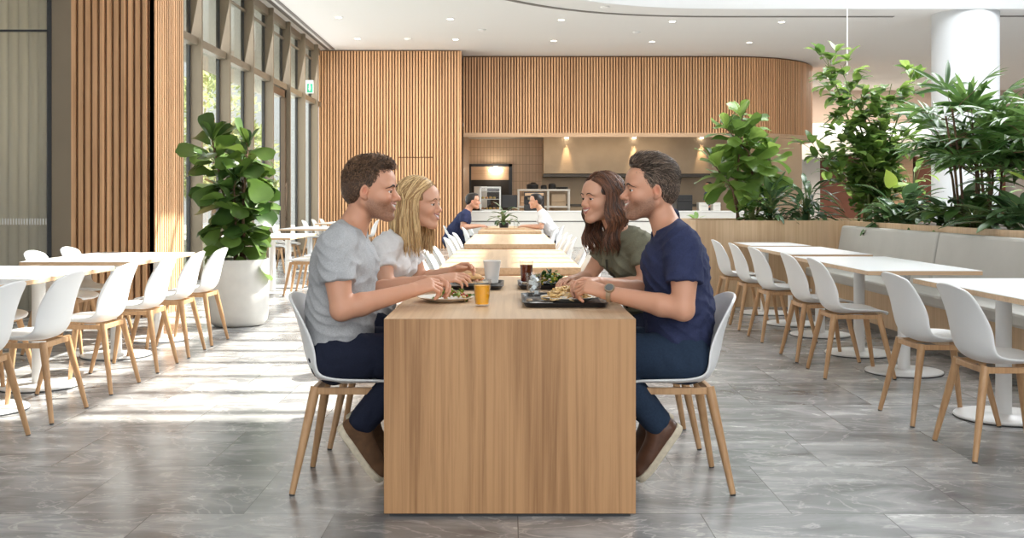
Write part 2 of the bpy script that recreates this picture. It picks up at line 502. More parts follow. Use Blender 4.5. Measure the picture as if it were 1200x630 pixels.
struct(MB().box((-9.1, -4.1, 0), (20, -4.0, FZ)), 'wall_rear_blocker', M['white'])  # unseen wall, added to block sky light from behind the camera
# --- window wall on the left: x = -4.9
XW = -4.9
FIN0, FP = 16.17, 1.63
ys = [FIN0 + FP * k for k in range(-3, 7)]
ys = [y for y in ys if y < 26.6] + [26.75]
wi = 1
FR = []
for k in range(len(ys) - 1):
    y0, y1 = ys[k], ys[k + 1]
    door = 21.0 < y0 < 21.2
    wi += 1
    m_ = MB()
    # deep fin at the near side of the bay
    m_.box((XW, y0, 0), (XW + 0.19, y0 + 0.07, CZ))
    # horizontal transom, head and sill
    for (z0, z1, d) in ((3.58, 3.70, 0.13), (CZ - 0.16, CZ, 0.10), (0.0, 0.09, 0.12)):
        m_.box((XW, y0 + 0.07, z0), (XW + d, y1, z1))
    m_.box((XW + 0.02, y0 + 0.07, 4.66), (XW + 0.06, y1, 4.70))
    o = struct(m_, 'window_%d' % wi, M['fin'])
    g_ = MB().box((XW - 0.03, y0 - 0.05, 0), (XW + 0.0, y0 + 0.0, CZ)).box((XW + 0.0, y1 - 0.05, 0.09), (XW + 0.02, y1, CZ - 0.16))
    struct(g_, 'gasket', M['gasket'], parent=o)
    struct(MB().box((XW + 0.005, y0 + 0.07, 0.09), (XW + 0.015, y1 - 0.05, CZ - 0.16)), 'pane', M['pane'], parent=o)
    if door:
        d_ = struct(MB().box((XW + 0.03, y0 + 0.09, 0), (XW + 0.12, y0 + 0.22, 3.55)).box((XW + 0.03, y1 - 0.2, 0), (XW + 0.12, y1 - 0.06, 3.55))
                    .box((XW + 0.03, y0 + 0.09, 3.4), (XW + 0.12, y1 - 0.06, 3.55)).box((XW + 0.03, y0 + 0.09, 0), (XW + 0.12, y1 - 0.06, 0.2)), 'door_1', M['bronze'])
        MB().tube([(XW + 0.16, y1 - 0.24, 0.8), (XW + 0.16, y1 - 0.24, 1.6)], 0.015).build('door_handle', M['bronze'], d_, smooth=True)
        MB().box((XW+0.12, y1-0.255, 0.85), (XW+0.16, y1-0.225, 0.88)).box((XW+0.12, y1-0.255, 1.5), (XW+0.16, y1-0.225, 1.53)).build('handle_bracket', M['bronze'], d_)

# --- projecting column with slats, glazed panel on its left (front plane y = YC)
YC, XC0, XC1, YE = 10.9, -4.52, -3.65, 11.87
cb = MB().box((XC0, YC + 0.045, 0), (XC1 - 0.045, YE, CZ))
col = struct(cb, 'wall_slatted_pier', M['slat_back'])
s1 = MB()
x = XC0
while x + 0.047 < XC1 + 0.001:
    s1.box((x, YC, 0), (x + 0.047, YC + 0.045, CZ)); x += 0.0735
s1.box((XC1 - 0.060, YC, 0), (XC1, YC + 0.047, CZ))
struct(s1, 'front_slats', M['slat'], parent=col)
s2 = MB(); y = YC + 0.0475 + 0.026
while y + 0.04 < YE + 0.01:
    s2.box((XC1 - 0.045, y, 0), (XC1, y + 0.047, CZ)); y += 0.073
struct(s2, 'side_slats', M['slat_side'], parent=col)
struct(MB().box((XW - 0.2, YE, 0), (XC1 - 0.02, YE + 0.05, CZ)), 'wall_pier_return', M['fin'])
w_ = struct(MB().box((-4.72, YC + 0.0, 0), (XC0, YC + 0.12, CZ)).box((-9, YC + 0.02, CZ-0.2), (-4.72, YC + 0.1, CZ)).box((-9, YC + 0.02, 0), (-4.72, YC + 0.1, 0.06)), 'window_20', M['fin'])
struct(MB().box((-4.755, YC - 0.01, 0), (-4.72, YC + 0.08, CZ)).box((-9, YC + 0.0, 2.945), (-4.755, YC + 0.03, 2.965)), 'gasket', M['gasket'], parent=w_)
struct(MB().box((-9, YC + 0.04, 0.06), (-4.755, YC + 0.05, CZ - 0.2)), 'pane', glassy('side_glass', (0.96, 0.945, 0.91), 0.10, 0.05), parent=w_)
dd = MB(); x = -9.0
while x < -4.78:
    dd.box((x, YC + 0.034, 0.955), (x + 0.012, YC + 0.039, 1.02)); x += 0.028
struct(dd, 'manifestation_dots', M['paper'], parent=w_)
# pleated curtain behind that pane
cu = []
for i in range(160):
    x = -9.0 + i * 4.2 / 159
    cu.append([(x, YC + 0.30 + 0.035 * math.sin(i * 1.55) + 0.01 * math.sin(i * 0.7), z) for z in (0.02, CZ - 0.25)])
t_c = MB().grid(np.array(cu)).build('pleated_curtain', M['curtain'], smooth=True, solid=0.004)
tag(t_c, 'sheer beige pleated curtain hanging behind the tall glass panel at far left', 'curtain')
struct(MB().box((-9.1, -4, 0), (-8.95, YC + 0.1, CZ)), 'wall_left', M['white'])

# --- slatted block at the back left with a concealed door
XB0, XB1, YB = -4.86, -1.23, 26.9
bk = MB().box((XB0, YB + 0.05, 0), (XB1 - 0.03, 28.6, CZ - 0.01))
blk = struct(bk, 'wall_back_left', M['slat_back'])
s = MB(); s_d = MB(); x = XB0
while x + 0.045 < XB1:
    if -2.88 < x < -1.98:
        s.box((x, YB, 2.33), (x + 0.045, YB + 0.05, CZ - 0.03))
        s_d.box((x, YB + 0.035, 0.02), (x + 0.045, YB + 0.06, 2.31))
    else:
        s.box((x, YB, 0), (x + 0.045, YB + 0.05, CZ - 0.03))
    x += 0.075
s.box((XB1 - 0.05, YB, 0), (XB1, YB + 0.08, CZ - 0.03))
struct(s, 'slats', M['slat'], parent=blk)
dr = struct(s_d, 'door_2', M['slat'])
MB().box((-2.86, YB + 0.052, 0.02), (-1.98, YB + 0.068, 2.31)).build('door_panel', M['slat_back'], dr)
# white service strip between the windows and the slatted block
# --- slatted bulkhead over the servery, curving away on the right
YM, RB = 28.0, 3.0
cxr, cyr = 5.75, YM + RB
def bulk_path(off, step):
    pts = []; L1 = cxr - XB1
    tot = L1 + RB * math.pi / 2 * 1.12
    n = int(tot / step)
    for i in range(n + 1):
        d = i * step
        if d < L1: pts.append((XB1 + d, YM + off, 0.0))
        else:
            a = (d - L1) / RB
            pts.append((cxr + (RB - off) * math.sin(a), cyr - (RB - off) * math.cos(a), a))
    return pts
LZ = 2.90
s = MB()
for (x, y, a) in bulk_path(0.0, 0.075):
    s.box((x, y, LZ + 0.10), (x + 0.044, y + 0.05, CZ - 0.04), rot=(0, 0, a), piv=(x, y, 0))
blk2 = MB().grid(np.array([[(x, y, LZ), (x, y, CZ)] for x, y, a in bulk_path(0.07, 0.1)]))
bo = struct(blk2, 'wall_back_bulkhead', M['slat_back'], solid=0.03)
struct(s, 'slats', M['slat'], parent=bo)
P = []
for (x, y, a) in bulk_path(-0.02, 0.2):
    dx, dy = -math.sin(a), math.cos(a)
    P.append([(x, y, LZ), (x, y, LZ + 0.11), (x + dx * 0.16, y + dy * 0.16, LZ + 0.11), (x + dx * 0.16, y + dy * 0.16, LZ), (x, y, LZ)])
struct(MB().grid(np.array(P)), 'lintel_band', M['lintel'], parent=bo)
# small sign box hung over the slat block beside the windows
# --- kitchen behind
KY = 32.6
tilem, t, b = nodemat('kitchen_wall_tiles')
cc = t.nodes.new('ShaderNodeTexCoord'); mpx = t.nodes.new('ShaderNodeMapping'); mpx.inputs['Rotation'].default_value = (math.pi/2, 0, 0)
brk = t.nodes.new('ShaderNodeTexBrick'); brk.offset = 0; brk.inputs['Scale'].default_value = 1
brk.inputs['Brick Width'].default_value = 0.10; brk.inputs['Row Height'].default_value = 0.26; brk.inputs['Mortar Size'].default_value = 0.006
brk.inputs['Color1'].default_value = (0.62, 0.45, 0.30, 1); brk.inputs['Color2'].default_value = (0.56, 0.40, 0.27, 1); brk.inputs['Mortar'].default_value = (0.36, 0.26, 0.17, 1)
t.links.new(cc.outputs['Object'], mpx.inputs['Vector']); t.links.new(mpx.outputs[0], brk.inputs['Vector']); t.links.new(brk.outputs['Color'], b.inputs['Base Color']); b.inputs['Roughness'].default_value = 0.35
struct(MB().box((-1.3, KY, 0), (1.0, KY + 0.1, 3.2)), 'wall_kitchen_tiled', tilem)
struct(MB().box((1.0, KY, 0), (9, KY + 0.1, 3.2)), 'wall_kitchen_steel', M['steel'])
struct(MB().box((-1.4, YM + 0.2, 3.12), (6.6, KY + 0.1, 3.2)), 'ceiling_kitchen', plain('kitchen_ceiling', (0.45, 0.40, 0.34), 0.8))
struct(MB().box((-1.35, 28.6, 0), (-1.25, KY, 3.2)), 'wall_kitchen_left', M['lintel'])
struct(MB().box((-2.5, 36.9, 0), (20, 37.1, 3.4)), 'wall_shop_back', plain('shop_white', (0.72, 0.70, 0.66), 0.7))
struct(MB().box((-2.5, 36.9, 3.4), (20, 37.1, 3.92)), 'window_30', plain('lit_clerestory', (0.95, 0.95, 0.95), 0.5, emit=(1, 1, 0.98), es=0.9))
struct(MB().box((-2.5, 36.7, 3.92), (20, 37.1, CZ)), 'wall_shop_upper', plain('beige_plaster', (0.62, 0.50, 0.42), 0.8))
struct(MB().box((-2.0, 33.5, 0), (-1.9, 37, CZ)).box((-5.0, 33.5, 0), (-1.9, 33.6, CZ)), 'wall_kitchen_far', M['white'])
# ================================================================== furniture
def interp_rows(keys, n):
    keys = np.asarray(keys, float); t = np.linspace(0, 1, len(keys)); T = np.linspace(0, 1, n)
    out = []
    for c in range(keys.shape[1]):
        k = keys[:, c]
        m = np.gradient(k, t)
        r = np.zeros(n)
        for i, tt in enumerate(T):
            j = min(int(tt * (len(keys) - 1)), len(keys) - 2)
            h = t[j+1] - t[j]; s = (tt - t[j]) / h
            r[i] = (2*s**3-3*s**2+1)*k[j] + (s**3-2*s**2+s)*h*m[j] + (-2*s**3+3*s**2)*k[j+1] + (s**3-s**2)*h*m[j+1]
        out.append(r)
    return np.array(out).T

def make_chair():
    root = empty('shell_chair')
    # x = forward, z; width; side lift (z); side wrap forward (x)
    K = [(0.235, 0.424, 0.150, 0.000, -0.035),
         (0.215, 0.438, 0.195, 0.008, -0.012),
         (0.140, 0.443, 0.222, 0.020, 0.0),
         (0.040, 0.438, 0.232, 0.030, 0.0),
         (-0.060, 0.434, 0.234, 0.038, 0.005),
         (-0.140, 0.444, 0.234, 0.046, 0.022),
         (-0.185, 0.490, 0.232, 0.040, 0.050),
         (-0.210, 0.555, 0.228, 0.026, 0.070),
         (-0.225, 0.630, 0.222, 0.010, 0.066),
         (-0.245, 0.710, 0.212, 0.0, 0.050),
         (-0.268, 0.780, 0.190, -0.010, 0.034),
         (-0.280, 0.806, 0.140, -0.018, 0.024)]
    R = interp_rows(K, 30)
    vs = np.linspace(-1, 1, 17)
    P = np.zeros((30, 17, 3))
    for i, (x, z, w_, lz, lx) in enumerate(R):
        for j, v in enumerate(vs):
            a = abs(v)
            P[i, j] = (x + lx * a ** 2.2, w_ * (v * (1.0 - 0.04 * a * a)), z + lz * a ** 2.4)
    MB().grid(P).build('shell', M['shell'], root, smooth=True, solid=0.012, subsurf=1)
    fr = MB()
    zt, zb = 0.432, 0.398
    for sy in (-1, 1):
        fr.box((-0.165, sy * 0.155 - 0.011, zb), (0.165, sy * 0.155 + 0.011, zt - 0.006))
    for sx_ in (-1, 1):
        fr.box((sx_ * 0.155 - 0.011, -0.16, zb), (sx_ * 0.155 + 0.011, 0.16, zt - 0.006))
    fr.build('seat_rail', M['leg'], root, bevel=0.003)
    for sx_ in (-1, 1):
        for sy in (-1, 1):
            a = np.array((sx_ * 0.150, sy * 0.150, 0.428)); b = np.array((sx_ * 0.232, sy * 0.228, 0.006))
            lg = MB().tube([a, a + (b-a)*0.25, a + (b-a)*0.5, b], [0.021, 0.0195, 0.0175, 0.0125], n=14).build('leg', M['leg'], root, smooth='auto')
            MB().tube([b + (0, 0, 0.004), b - (0, 0, 0.006)], 0.0115, n=12).build('foot_pad', M['gasket'], lg)
    return root

chair0 = make_chair(); chair_used = [False]
def chair(x, y, rz, label, group):
    if not chair_used[0]:
        chair_used[0] = True
        c = chair0; c.location = (x, y, 0); c.rotation_euler = (0, 0, rz)
        tag(c, label, 'chair', group)
        return c
    return copy_thing(chair0, (x, y, 0), rz, label, group)
PI = math.pi
# --- the long communal tables
def plank_table(y0, y1, label, w_=0.955, name='communal_table'):
    root = empty(name, (0, (y0 + y1) / 2, 0)); L = (y1 - y0) / 2; W = w_ / 2
    tag(root, label, 'table', 'oak communal tables down the middle')
    MB().box((-W, -L, 0.705), (W, L, 0.75)).build('tabletop', M['oak_top'], root, bevel=0.003)
    MB().box((-W, -L, 0.012), (W, -L + 0.045, 0.7048)).build('end_panel', M['oak'], root, bevel=0.002)
    MB().box((-W, L - 0.045, 0.012), (W, L, 0.7048)).build('end_panel', M['oak'], root, bevel=0.002)
    MB().box((-W + 0.02, -L + 0.006, 0), (W - 0.02, -L + 0.04, 0.012)).build('glide', M['gasket'], root)
    MB().box((-W + 0.02, L - 0.04, 0), (W - 0.02, L - 0.006, 0.012)).build('glide', M['gasket'], root)
    return root
# front table: mitred end panel shows full height
t1 = empty('communal_table', (0, 5.17, 0)); tag(t1, 'nearest long oak table with solid end panel where the four diners sit', 'table', 'oak communal tables down the middle')
W = 0.4775; L = 1.16
def wedge_panel(y_out, y_in):
    # end panel mitred into the top
    V = []
    for x in (-W, W): V += [(x, y_out, 0.012), (x, y_out, 0.749), (x, y_in, 0.706), (x, y_in, 0.012)]
    F = [(0,1,2,3),(4,7,6,5),(0,4,5,1),(1,5,6,2),(2,6,7,3),(3,7,4,0)]
    return MB().add(V, F)
V = []
for x in (-W, W): V += [(x, -L, 0.75), (x, L, 0.75), (x, L - 0.045, 0.705), (x, -L + 0.045, 0.705)]
MB().add(V, [(0,3,2,1),(4,5,6,7),(0,1,5,4),(1,2,6,5),(2,3,7,6),(3,0,4,7)]).build('tabletop', M['oak_top'], t1, bevel=0.0015)
wedge_panel(-L, -L + 0.045).build('end_panel', M['oak'], t1, bevel=0.0015)
wedge_panel(L, L - 0.045).build('end_panel', M['oak'], t1, bevel=0.0015)
MB().box((-W + 0.02, -L + 0.008, 0), (W - 0.02, -L + 0.04, 0.012)).build('glide', M['gasket'], t1)
MB().box((-W + 0.02, L - 0.04, 0), (W - 0.02, L - 0.008, 0.012)).build('glide', M['gasket'], t1)
plank_table(7.09, 9.83, 'sunlit long oak table directly behind the diners\' table')
plank_table(11.07, 14.4, 'third long oak table back, bright with sun stripes and empty')
plank_table(15.9, 19.2, 'farthest long oak table, where two people sit beside a potted plant')

# diners' chairs
chair(-0.654, 4.53, 0, 'white shell chair under the man in the grey T-shirt', 'chairs at the communal tables')
chair(-0.635, 5.32, 0, 'white shell chair under the blonde woman in white', 'chairs at the communal tables')
chair(0.675, 4.53, PI, 'white shell chair under the man in the navy T-shirt', 'chairs at the communal tables')
chair(0.68, 5.32, PI, 'white shell chair under the woman in the olive shirt', 'chairs at the communal tables')
ordn = ['first', 'second', 'third']
for ti, (tn, ysq) in enumerate((('sunlit table behind diners', (7.7, 8.55, 9.4)), ('third long table', (11.5, 12.4, 13.3)), ('farthest long table', (16.25, 18.2)))):
    for k, yy in enumerate(ysq):
        chair(-0.42 - 0.02 * ti, yy, 0, 'empty white chair, window side of %s, %s from near end' % (tn, ordn[k]), 'chairs at the communal tables')
        chair(0.42 + 0.02 * ti, yy, PI, 'empty white chair, plant side of %s, %s from near end' % (tn, ordn[k]), 'chairs at the communal tables')
chair(-0.80, 17.15, 0, 'white chair under the distant man in the navy polo', 'chairs at the communal tables')
chair(0.60, 17.15, PI, 'white chair under the distant woman in the white top', 'chairs at the communal tables')

# --- pedestal tables
def pedestal(root, x, y):
    p = MB().lathe([(0.0, 0), (0.262, 0), (0.262, 0.006)], (x, y, 0), 48).build('base_pad', M['gasket'], root)
    MB().lathe([(0.258, 0.006), (0.262, 0.010), (0.258, 0.018), (0.05, 0.022), (0.045, 0.026)], (x, y, 0), 48).build('base_disc', M['ped'], root, smooth='auto')
    MB().tube([(x, y, 0.02), (x, y, 0.70)], 0.042, n=28).build('pedestal', M['ped'], root, smooth='auto')
    MB().box((x - 0.14, y - 0.14, 0.70), (x + 0.14, y + 0.14, 0.708)).build('mounting_plate', M['ped'], root)
def cafe_table(x0, x1, y0, y1, peds, label, group):
    cx_, cy_ = (x0 + x1) / 2, (y0 + y1) / 2
    root = empty('pedestal_table', (cx_, cy_, 0)); tag(root, label, 'table', group)
    a, b_ = (x1 - x0) / 2, (y1 - y0) / 2
    MB().box((-a + .0015, -b_ + .0015, 0.735), (a - .0015, b_ - .0015, 0.738)).build('laminate', M['top'], root)
    MB().box((-a, -b_, 0.708), (a, b_, 0.7349)).build('tabletop', M['edge'], root, bevel=0.002)
    for (px, py) in peds: pedestal(root, px - cx_, py - cy_)
    return root
GR = 'white tables along the bench'
cafe_table(2.40, 3.14, 4.45, 6.30, ((2.73, 5.85), (2.73, 4.95)), 'nearest white-topped table at the grey bench, cut by the right edge', GR)
cafe_table(2.36, 3.12, 6.98, 8.80, ((2.755, 7.40), (2.74, 8.30)), 'second white-topped table at the grey bench, wood edge facing the camera', GR)
cafe_table(2.44, 3.14, 9.15, 10.70, ((2.77, 9.45), (2.75, 10.3)), 'third white-topped table back along the grey bench', GR)
cafe_table(2.50, 3.12, 10.95, 11.85, ((2.72, 11.3),), 'farthest small white-topped table against the wooden planter end', GR)
GL = 'white tables on the window side'
cafe_table(-3.72, -2.80, 3.85, 5.62, ((-3.1, 4.3), (-3.1, 5.2)), 'nearest white table on the left, mostly beyond the left edge', GL)
cafe_table(-3.72, -2.80, 5.72, 7.50, ((-3.03, 6.05), (-3.05, 6.85)), 'long white table on the left, second from the camera', GL)
cafe_table(-3.72, -2.84, 8.02, 9.55, ((-3.05, 8.2), (-3.04, 9.15)), 'white table just left of the potted fig, in front of the slatted pier', GL)
cafe_table(-3.45, -2.78, 13.4, 15.2, ((-3.1, 13.8), (-3.1, 14.8)), 'sunlit white table beyond the round pot by the windows', GL)
cafe_table(-3.85, -3.05, 17.6, 19.6, ((-3.4, 18.0), (-3.4, 19.1)), 'white table farther back beside the window wall', GL)
cafe_table(-4.05, -3.2, 22.0, 24.5, ((-3.6, 22.5), (-3.6, 24.0)), 'farthest white table in front of the back slatted wall', GL)

# chairs along the bench row (backs to the aisle), near to far
GRC = 'white chairs facing the bench'
for k, (yy, lab) in enumerate([(5.06, 'nearest white chair facing the bench, at the right edge of the photo'),
                               (5.83, 'second white chair in the bench row, beside the nearest table corner'),
                               (7.33, 'third white chair in the bench row, at the second bench table'),
                               (8.06, 'fourth white chair in the bench row'),
                               (9.17, 'fifth white chair in the bench row'),
                               (10.0, 'sixth white chair in the bench row'),
                               (10.85, 'last white chair in the bench row, closest to the wooden planter')]):
    chair(2.355, yy, 0.03 * math.sin(k * 2.1), lab, GRC)
GLC = 'white chairs along the left aisle'
for k, (yy, lab) in enumerate([(4.35, 'white chair on the left aisle nearest the camera, beyond the frame edge'),
                               (5.17, 'white aisle chair cut by the left edge, one leg in view'),
                               (5.90, 'second white aisle chair from the left edge'),
                               (6.76, 'third white aisle chair from the left edge'),
                               (7.58, 'fourth white aisle chair from the left edge'),
                               (8.29, 'fifth white aisle chair from the left edge'),
                               (8.96, 'white aisle chair right in front of the round planter pot')]):
    if k == 0: continue
    chair(-2.685, yy, PI + 0.03 * math.sin(k * 1.7), lab, GLC)
GLW = 'white chairs on the wall side of the left tables'
for yy, lab in [(6.15, 'white chair on the wall side, nearest, seen under the left table'),
                (6.95, 'white chair on the wall side, its seat showing between the left tables'),
                (8.43, 'white chair back rising over the left table, left one of two'),
                (9.1, 'white chair back rising over the left table, right one of two')]:
    chair(-3.55 + 0.1 * (yy < 7), yy, 0, lab, GLW)
GLB = 'white chairs round the far window tables'
for (xx, yy, rz, lab) in [(-2.62, 13.55, PI, 'sunlit white chair beyond the pot, nearest of the far left chairs'),
                          (-2.62, 14.35, PI, 'second sunlit white chair at the table beyond the pot'),
                          (-2.62, 15.1, PI, 'third sunlit white chair at the table beyond the pot'),
                          (-3.6, 13.9, 0, 'white chair on the window side of the table just beyond the pot'),
                          (-3.95, 17.7, 0, 'distant white chair by the windows, near end of the fifth left table'),
                          (-3.98, 18.9, 0, 'distant white chair by the windows, far end of the fifth left table'),
                          (-4.1, 22.3, 0, 'very distant white chair beside the bronze door'),
                          (-4.1, 23.4, 0, 'very distant white chair by the windows, second from the slatted back wall'),
                          (-4.1, 24.4, 0, 'very distant white chair by the windows, closest to the slatted back wall'),
                          (-3.0, 18.3, PI, 'distant white chair on the aisle side of the fifth left table'),
                          (-3.1, 22.8, PI, 'distant white chair on the aisle side of the last left table')]:
    chair(xx, yy, rz, lab, GLB)

# --- planter wall and banquette on the right
XP = 3.75; YF = 12.0; ZP = 0.98
pl = empty('planter_box', (3.75, 11.0, 0)); tag(pl, 'long pale oak planter box wrapping behind the grey bench', 'planter')
def lp(mb, name, m, **k):
    o = mb.build(name, m, pl, **k); o.location = (-3.75, -11.0, 0); return o
# facing end, curved inner corner, long run
pts_out = [(2.11, YF), (XP - 0.25, YF)] + [(XP - 0.25 + 0.25 * math.sin(a), YF - 0.25 + 0.25 * math.cos(a)) for a in np.linspace(0, PI/2, 8)][1:] + [(XP, 1.5)]
pts_in = [(2.11, YF + 0.05), (XP - 0.22, YF + 0.05)] + [(XP - 0.22 + 0.27 * math.sin(a), YF - 0.22 + 0.27 * math.cos(a)) for a in np.linspace(0, PI/2, 8)][1:] + [(XP + 0.05, 1.5)]
lp(MB().prism(pts_out + pts_in[::-1], 0.0, ZP), 'front_panel', M['oak_pale'])
lp(MB().box((2.11, YF + 0.05, 0), (2.16, 13.6, ZP)), 'end_panel', M['oak_pale'])
lp(MB().box((2.16, 13.55, 0), (6.2, 13.6, ZP)).box((6.15, 1.5, 0), (6.2, 13.55, ZP)), 'rear_panel', M['oak_pale'])
soil_y = lp(MB().box((2.16, YF + 0.05, 0.80), (6.15, 13.55, 0.93)).box((XP + 0.05, 1.5, 0.80), (6.15, YF + 0.05, 0.93)), 'soil', M['soil'])
# bench
be = empty('banquette_bench', (3.4, 8, 0)); tag(be, 'built-in bench with grey padded seat and back on an oak base', 'bench')
def bp_(mb, name, m, **k):
    o = mb.build(name, m, be, **k); o.location = (-3.4, -8, 0); return o
bp_(MB().box((3.32, 1.6, 0.08), (3.74, 11.7, 0.375)), 'base_panel', M['oak_pale'], bevel=0.003)
bp_(MB().box((3.40, 1.6, 0), (3.70, 11.7, 0.08)), 'toe_kick', M['slot'])
segs = [(9.05, 11.68), (6.4, 9.03), (3.75, 6.38), (1.6, 3.73)]
for (a, b_) in segs:
    bp_(MB().box((3.26, a, 0.378), (3.60, b_, 0.475)), 'seat_cushion', M['cushion'], bevel=0.022)
    o = bp_(MB().add([(3.58, a, 0.45), (3.735, a, 0.45), (3.735, a, 0.93), (3.66, a, 0.93), (3.58, b_, 0.45), (3.735, b_, 0.45), (3.735, b_, 0.93), (3.66, b_, 0.93)],
             [(0,1,2,3),(4,7,6,5),(0,4,5,1),(1,5,6,2),(2,6,7,3),(3,7,4,0)]), 'back_cushion', M['cushion'], bevel=0.025)

# --- servery counter
ct = empty('service_counter', (2.5, 28.2, 0)); tag(ct, 'long white servery counter below the slatted bulkhead', 'counter')
MB().box((-3.65, -0.3, 0.0), (4.6, 0.3, 0.66)).build('base_panel', M['counter'], ct)
MB().box((-3.65, -0.34, 0.685), (4.6, 0.3, 0.92)).build('upper_panel', M['counter'], ct)
MB().box((-3.65, -0.28, 0.66), (4.6, 0.3, 0.685)).build('shadow_gap', M['slot'], ct)
MB().box((-3.67, -0.36, 0.92), (4.62, 0.4, 0.95)).build('worktop', M['white'], ct, bevel=0.004)
# hood
hd = empty('extractor_hood', (3.6, 32.0, 0)); tag(hd, 'long brushed steel extractor hood over the cook line, lit by three lamps', 'hood')
MB().box((-2.6, -0.6, 2.02), (3.4, 0.55, 3.11)).build('canopy', M['steel'], hd, bevel=0.01)
MB().box((-2.6, -0.55, 1.93), (3.4, 0.55, 2.02)).build('rim', M['steel_dark'], hd)
for x in (-1.92, 0.08, 2.08):
    l_ = MB().lathe([(0.0, 0), (0.05, 0), (0.05, 0.04), (0.0, 0.04)], (x, -0.72, 3.06), 16).build('wall_washer', M['lamp'], hd)
    d = bpy.data.lights.new('hood_lamp', 'SPOT'); d.energy = 170; d.color = (1, 0.72, 0.42); d.spot_size = math.radians(36); d.spot_blend = 0.8; d.shadow_soft_size = 0.04
    o = bpy.data.objects.new('hood_lamp', d); o.location = (3.6 + x, 32.0 - 0.70, 3.03); o.rotation_euler = (math.radians(7), 0, 0); COL.objects.link(o)
area('kitchen_light', (2.0, 30.0, 3.08), (6, 1.5), (2.0, 31.4, 0), 60, (1, 0.80, 0.58))
# dark doorway to the back kitchen
dk = empty('pass_doorway', (-0.55, KY - 0.02, 0)); tag(dk, 'dark framed doorway into the back kitchen with a bright lamp inside', 'doorway')
MB().box((-0.72, -0.04, 0), (-0.64, 0.0, 2.35)).box((0.52, -0.04, 0), (0.62, 0.0, 2.35)).box((-0.72, -0.04, 2.27), (0.62, 0.0, 2.35)).build('frame', M['black'], dk)
MB().box((-0.64, -0.015, 0), (0.52, -0.005, 1.86)).build('shade_sheet', M['blackmatte'], dk)  # flat dark sheet on the wall, coloured as the shade inside the doorway
MB().box((-0.64, -0.02, 1.86), (0.52, -0.01, 2.27)).build('lintel_panel', M['lintel'], dk)
MB().box((-0.55, -0.05, 1.0), (-0.15, -0.03, 1.66)).build('notice_board', M['counter'], dk)
MB().lathe([(0.0, 0), (0.22, 0), (0.20, 0.06), (0.06, 0.14)], (0.12, -0.14, 2.12), 20).build('pendant_lamp', M['lamp'], dk, smooth=True)
# display case on the counter
dc = empty('display_case', (-0.42, 28.35, 0.95)); tag(dc, 'glass pastry display case with steel frame on the counter behind the navy polo man', 'display case')
f_ = MB()
for x in (-0.36, 0.16):
    for y in (-0.2, 0.2): f_.box((x - .02, y - .02, 0), (x + .02, y + .02, 0.62))
f_.box((-0.38, -0.22, 0.60), (0.18, 0.22, 0.64)).box((-0.38, -0.22, 0), (0.18, 0.22, 0.03))
f_.build('frame', plain('satin_frame', (0.62, 0.62, 0.6), 0.3, 0.6), dc)
MB().box((-0.35, -0.19, 0.30), (0.15, 0.19, 0.315)).box((-0.35, -0.19, 0.50), (0.15, 0.19, 0.515)).build('shelf', M['counter'], dc)
MB().box((-0.35, -0.195, 0.03), (0.15, -0.19, 0.6)).build('pane', M['glassware'], dc)
rnd = random.Random(3)
for k in range(9):
    x = -0.30 + (k % 5) * 0.10; z = (0.03, 0.315)[k // 5]
    p = MB().lathe([(0.0, 0), (0.038, 0.004), (0.045, 0.03), (0.03, 0.055), (0.0, 0.062)], (0, 0, 0), 12).build('pastry', plain('crust_%d' % k, (0.45, 0.22 + 0.05 * (k % 3), 0.08), 0.7), None, smooth=True)
    p.location = (-0.42 + x, 28.30, 0.95 + z + 0.001)
    tag(p, 'small pastry in the display case, %s shelf, %s from the left' % (('lower', 'upper')[k // 5], ['first', 'second', 'third', 'fourth', 'fifth'][k % 5]), 'pastry', 'pastries in the display case')
# till screen
ts = empty('till_screen', (0.0, 28.3, 0.95)); tag(ts, 'black till monitor on the counter between the two distant diners', 'monitor')
MB().box((-0.22, -0.03, 0.08), (0.20, 0.02, 0.42)).build('monitor', M['black'], ts, bevel=0.006)
MB().box((-0.03, -0.02, 0.01), (0.03, 0.02, 0.1)).box((-0.11, -0.08, 0), (0.11, 0.08, 0.012)).build('stand', M['black'], ts)
# coffee machine / oven
ov = empty('coffee_machine', (0.62, 28.4, 0.95)); tag(ov, 'black and steel coffee machine on the counter behind the white-top woman', 'coffee machine')
MB().box((-0.24, -0.25, 0), (0.3, 0.25, 0.16)).box((-0.24, -0.05, 0.16), (0.3, 0.25, 0.42)).box((-0.24, -0.25, 0.36), (0.3, 0.25, 0.5)).build('body', M['black'], ov, bevel=0.01)
MB().box((-0.22, -0.255, 0.40), (0.28, -0.25, 0.47)).build('control_panel', M['lintel'], ov)
for x in (-0.12, 0.04, 0.2): MB().tube([(x, -0.14, 0.36), (x, -0.14, 0.30)], 0.028, n=12).build('group_head', M['steel'], ov)
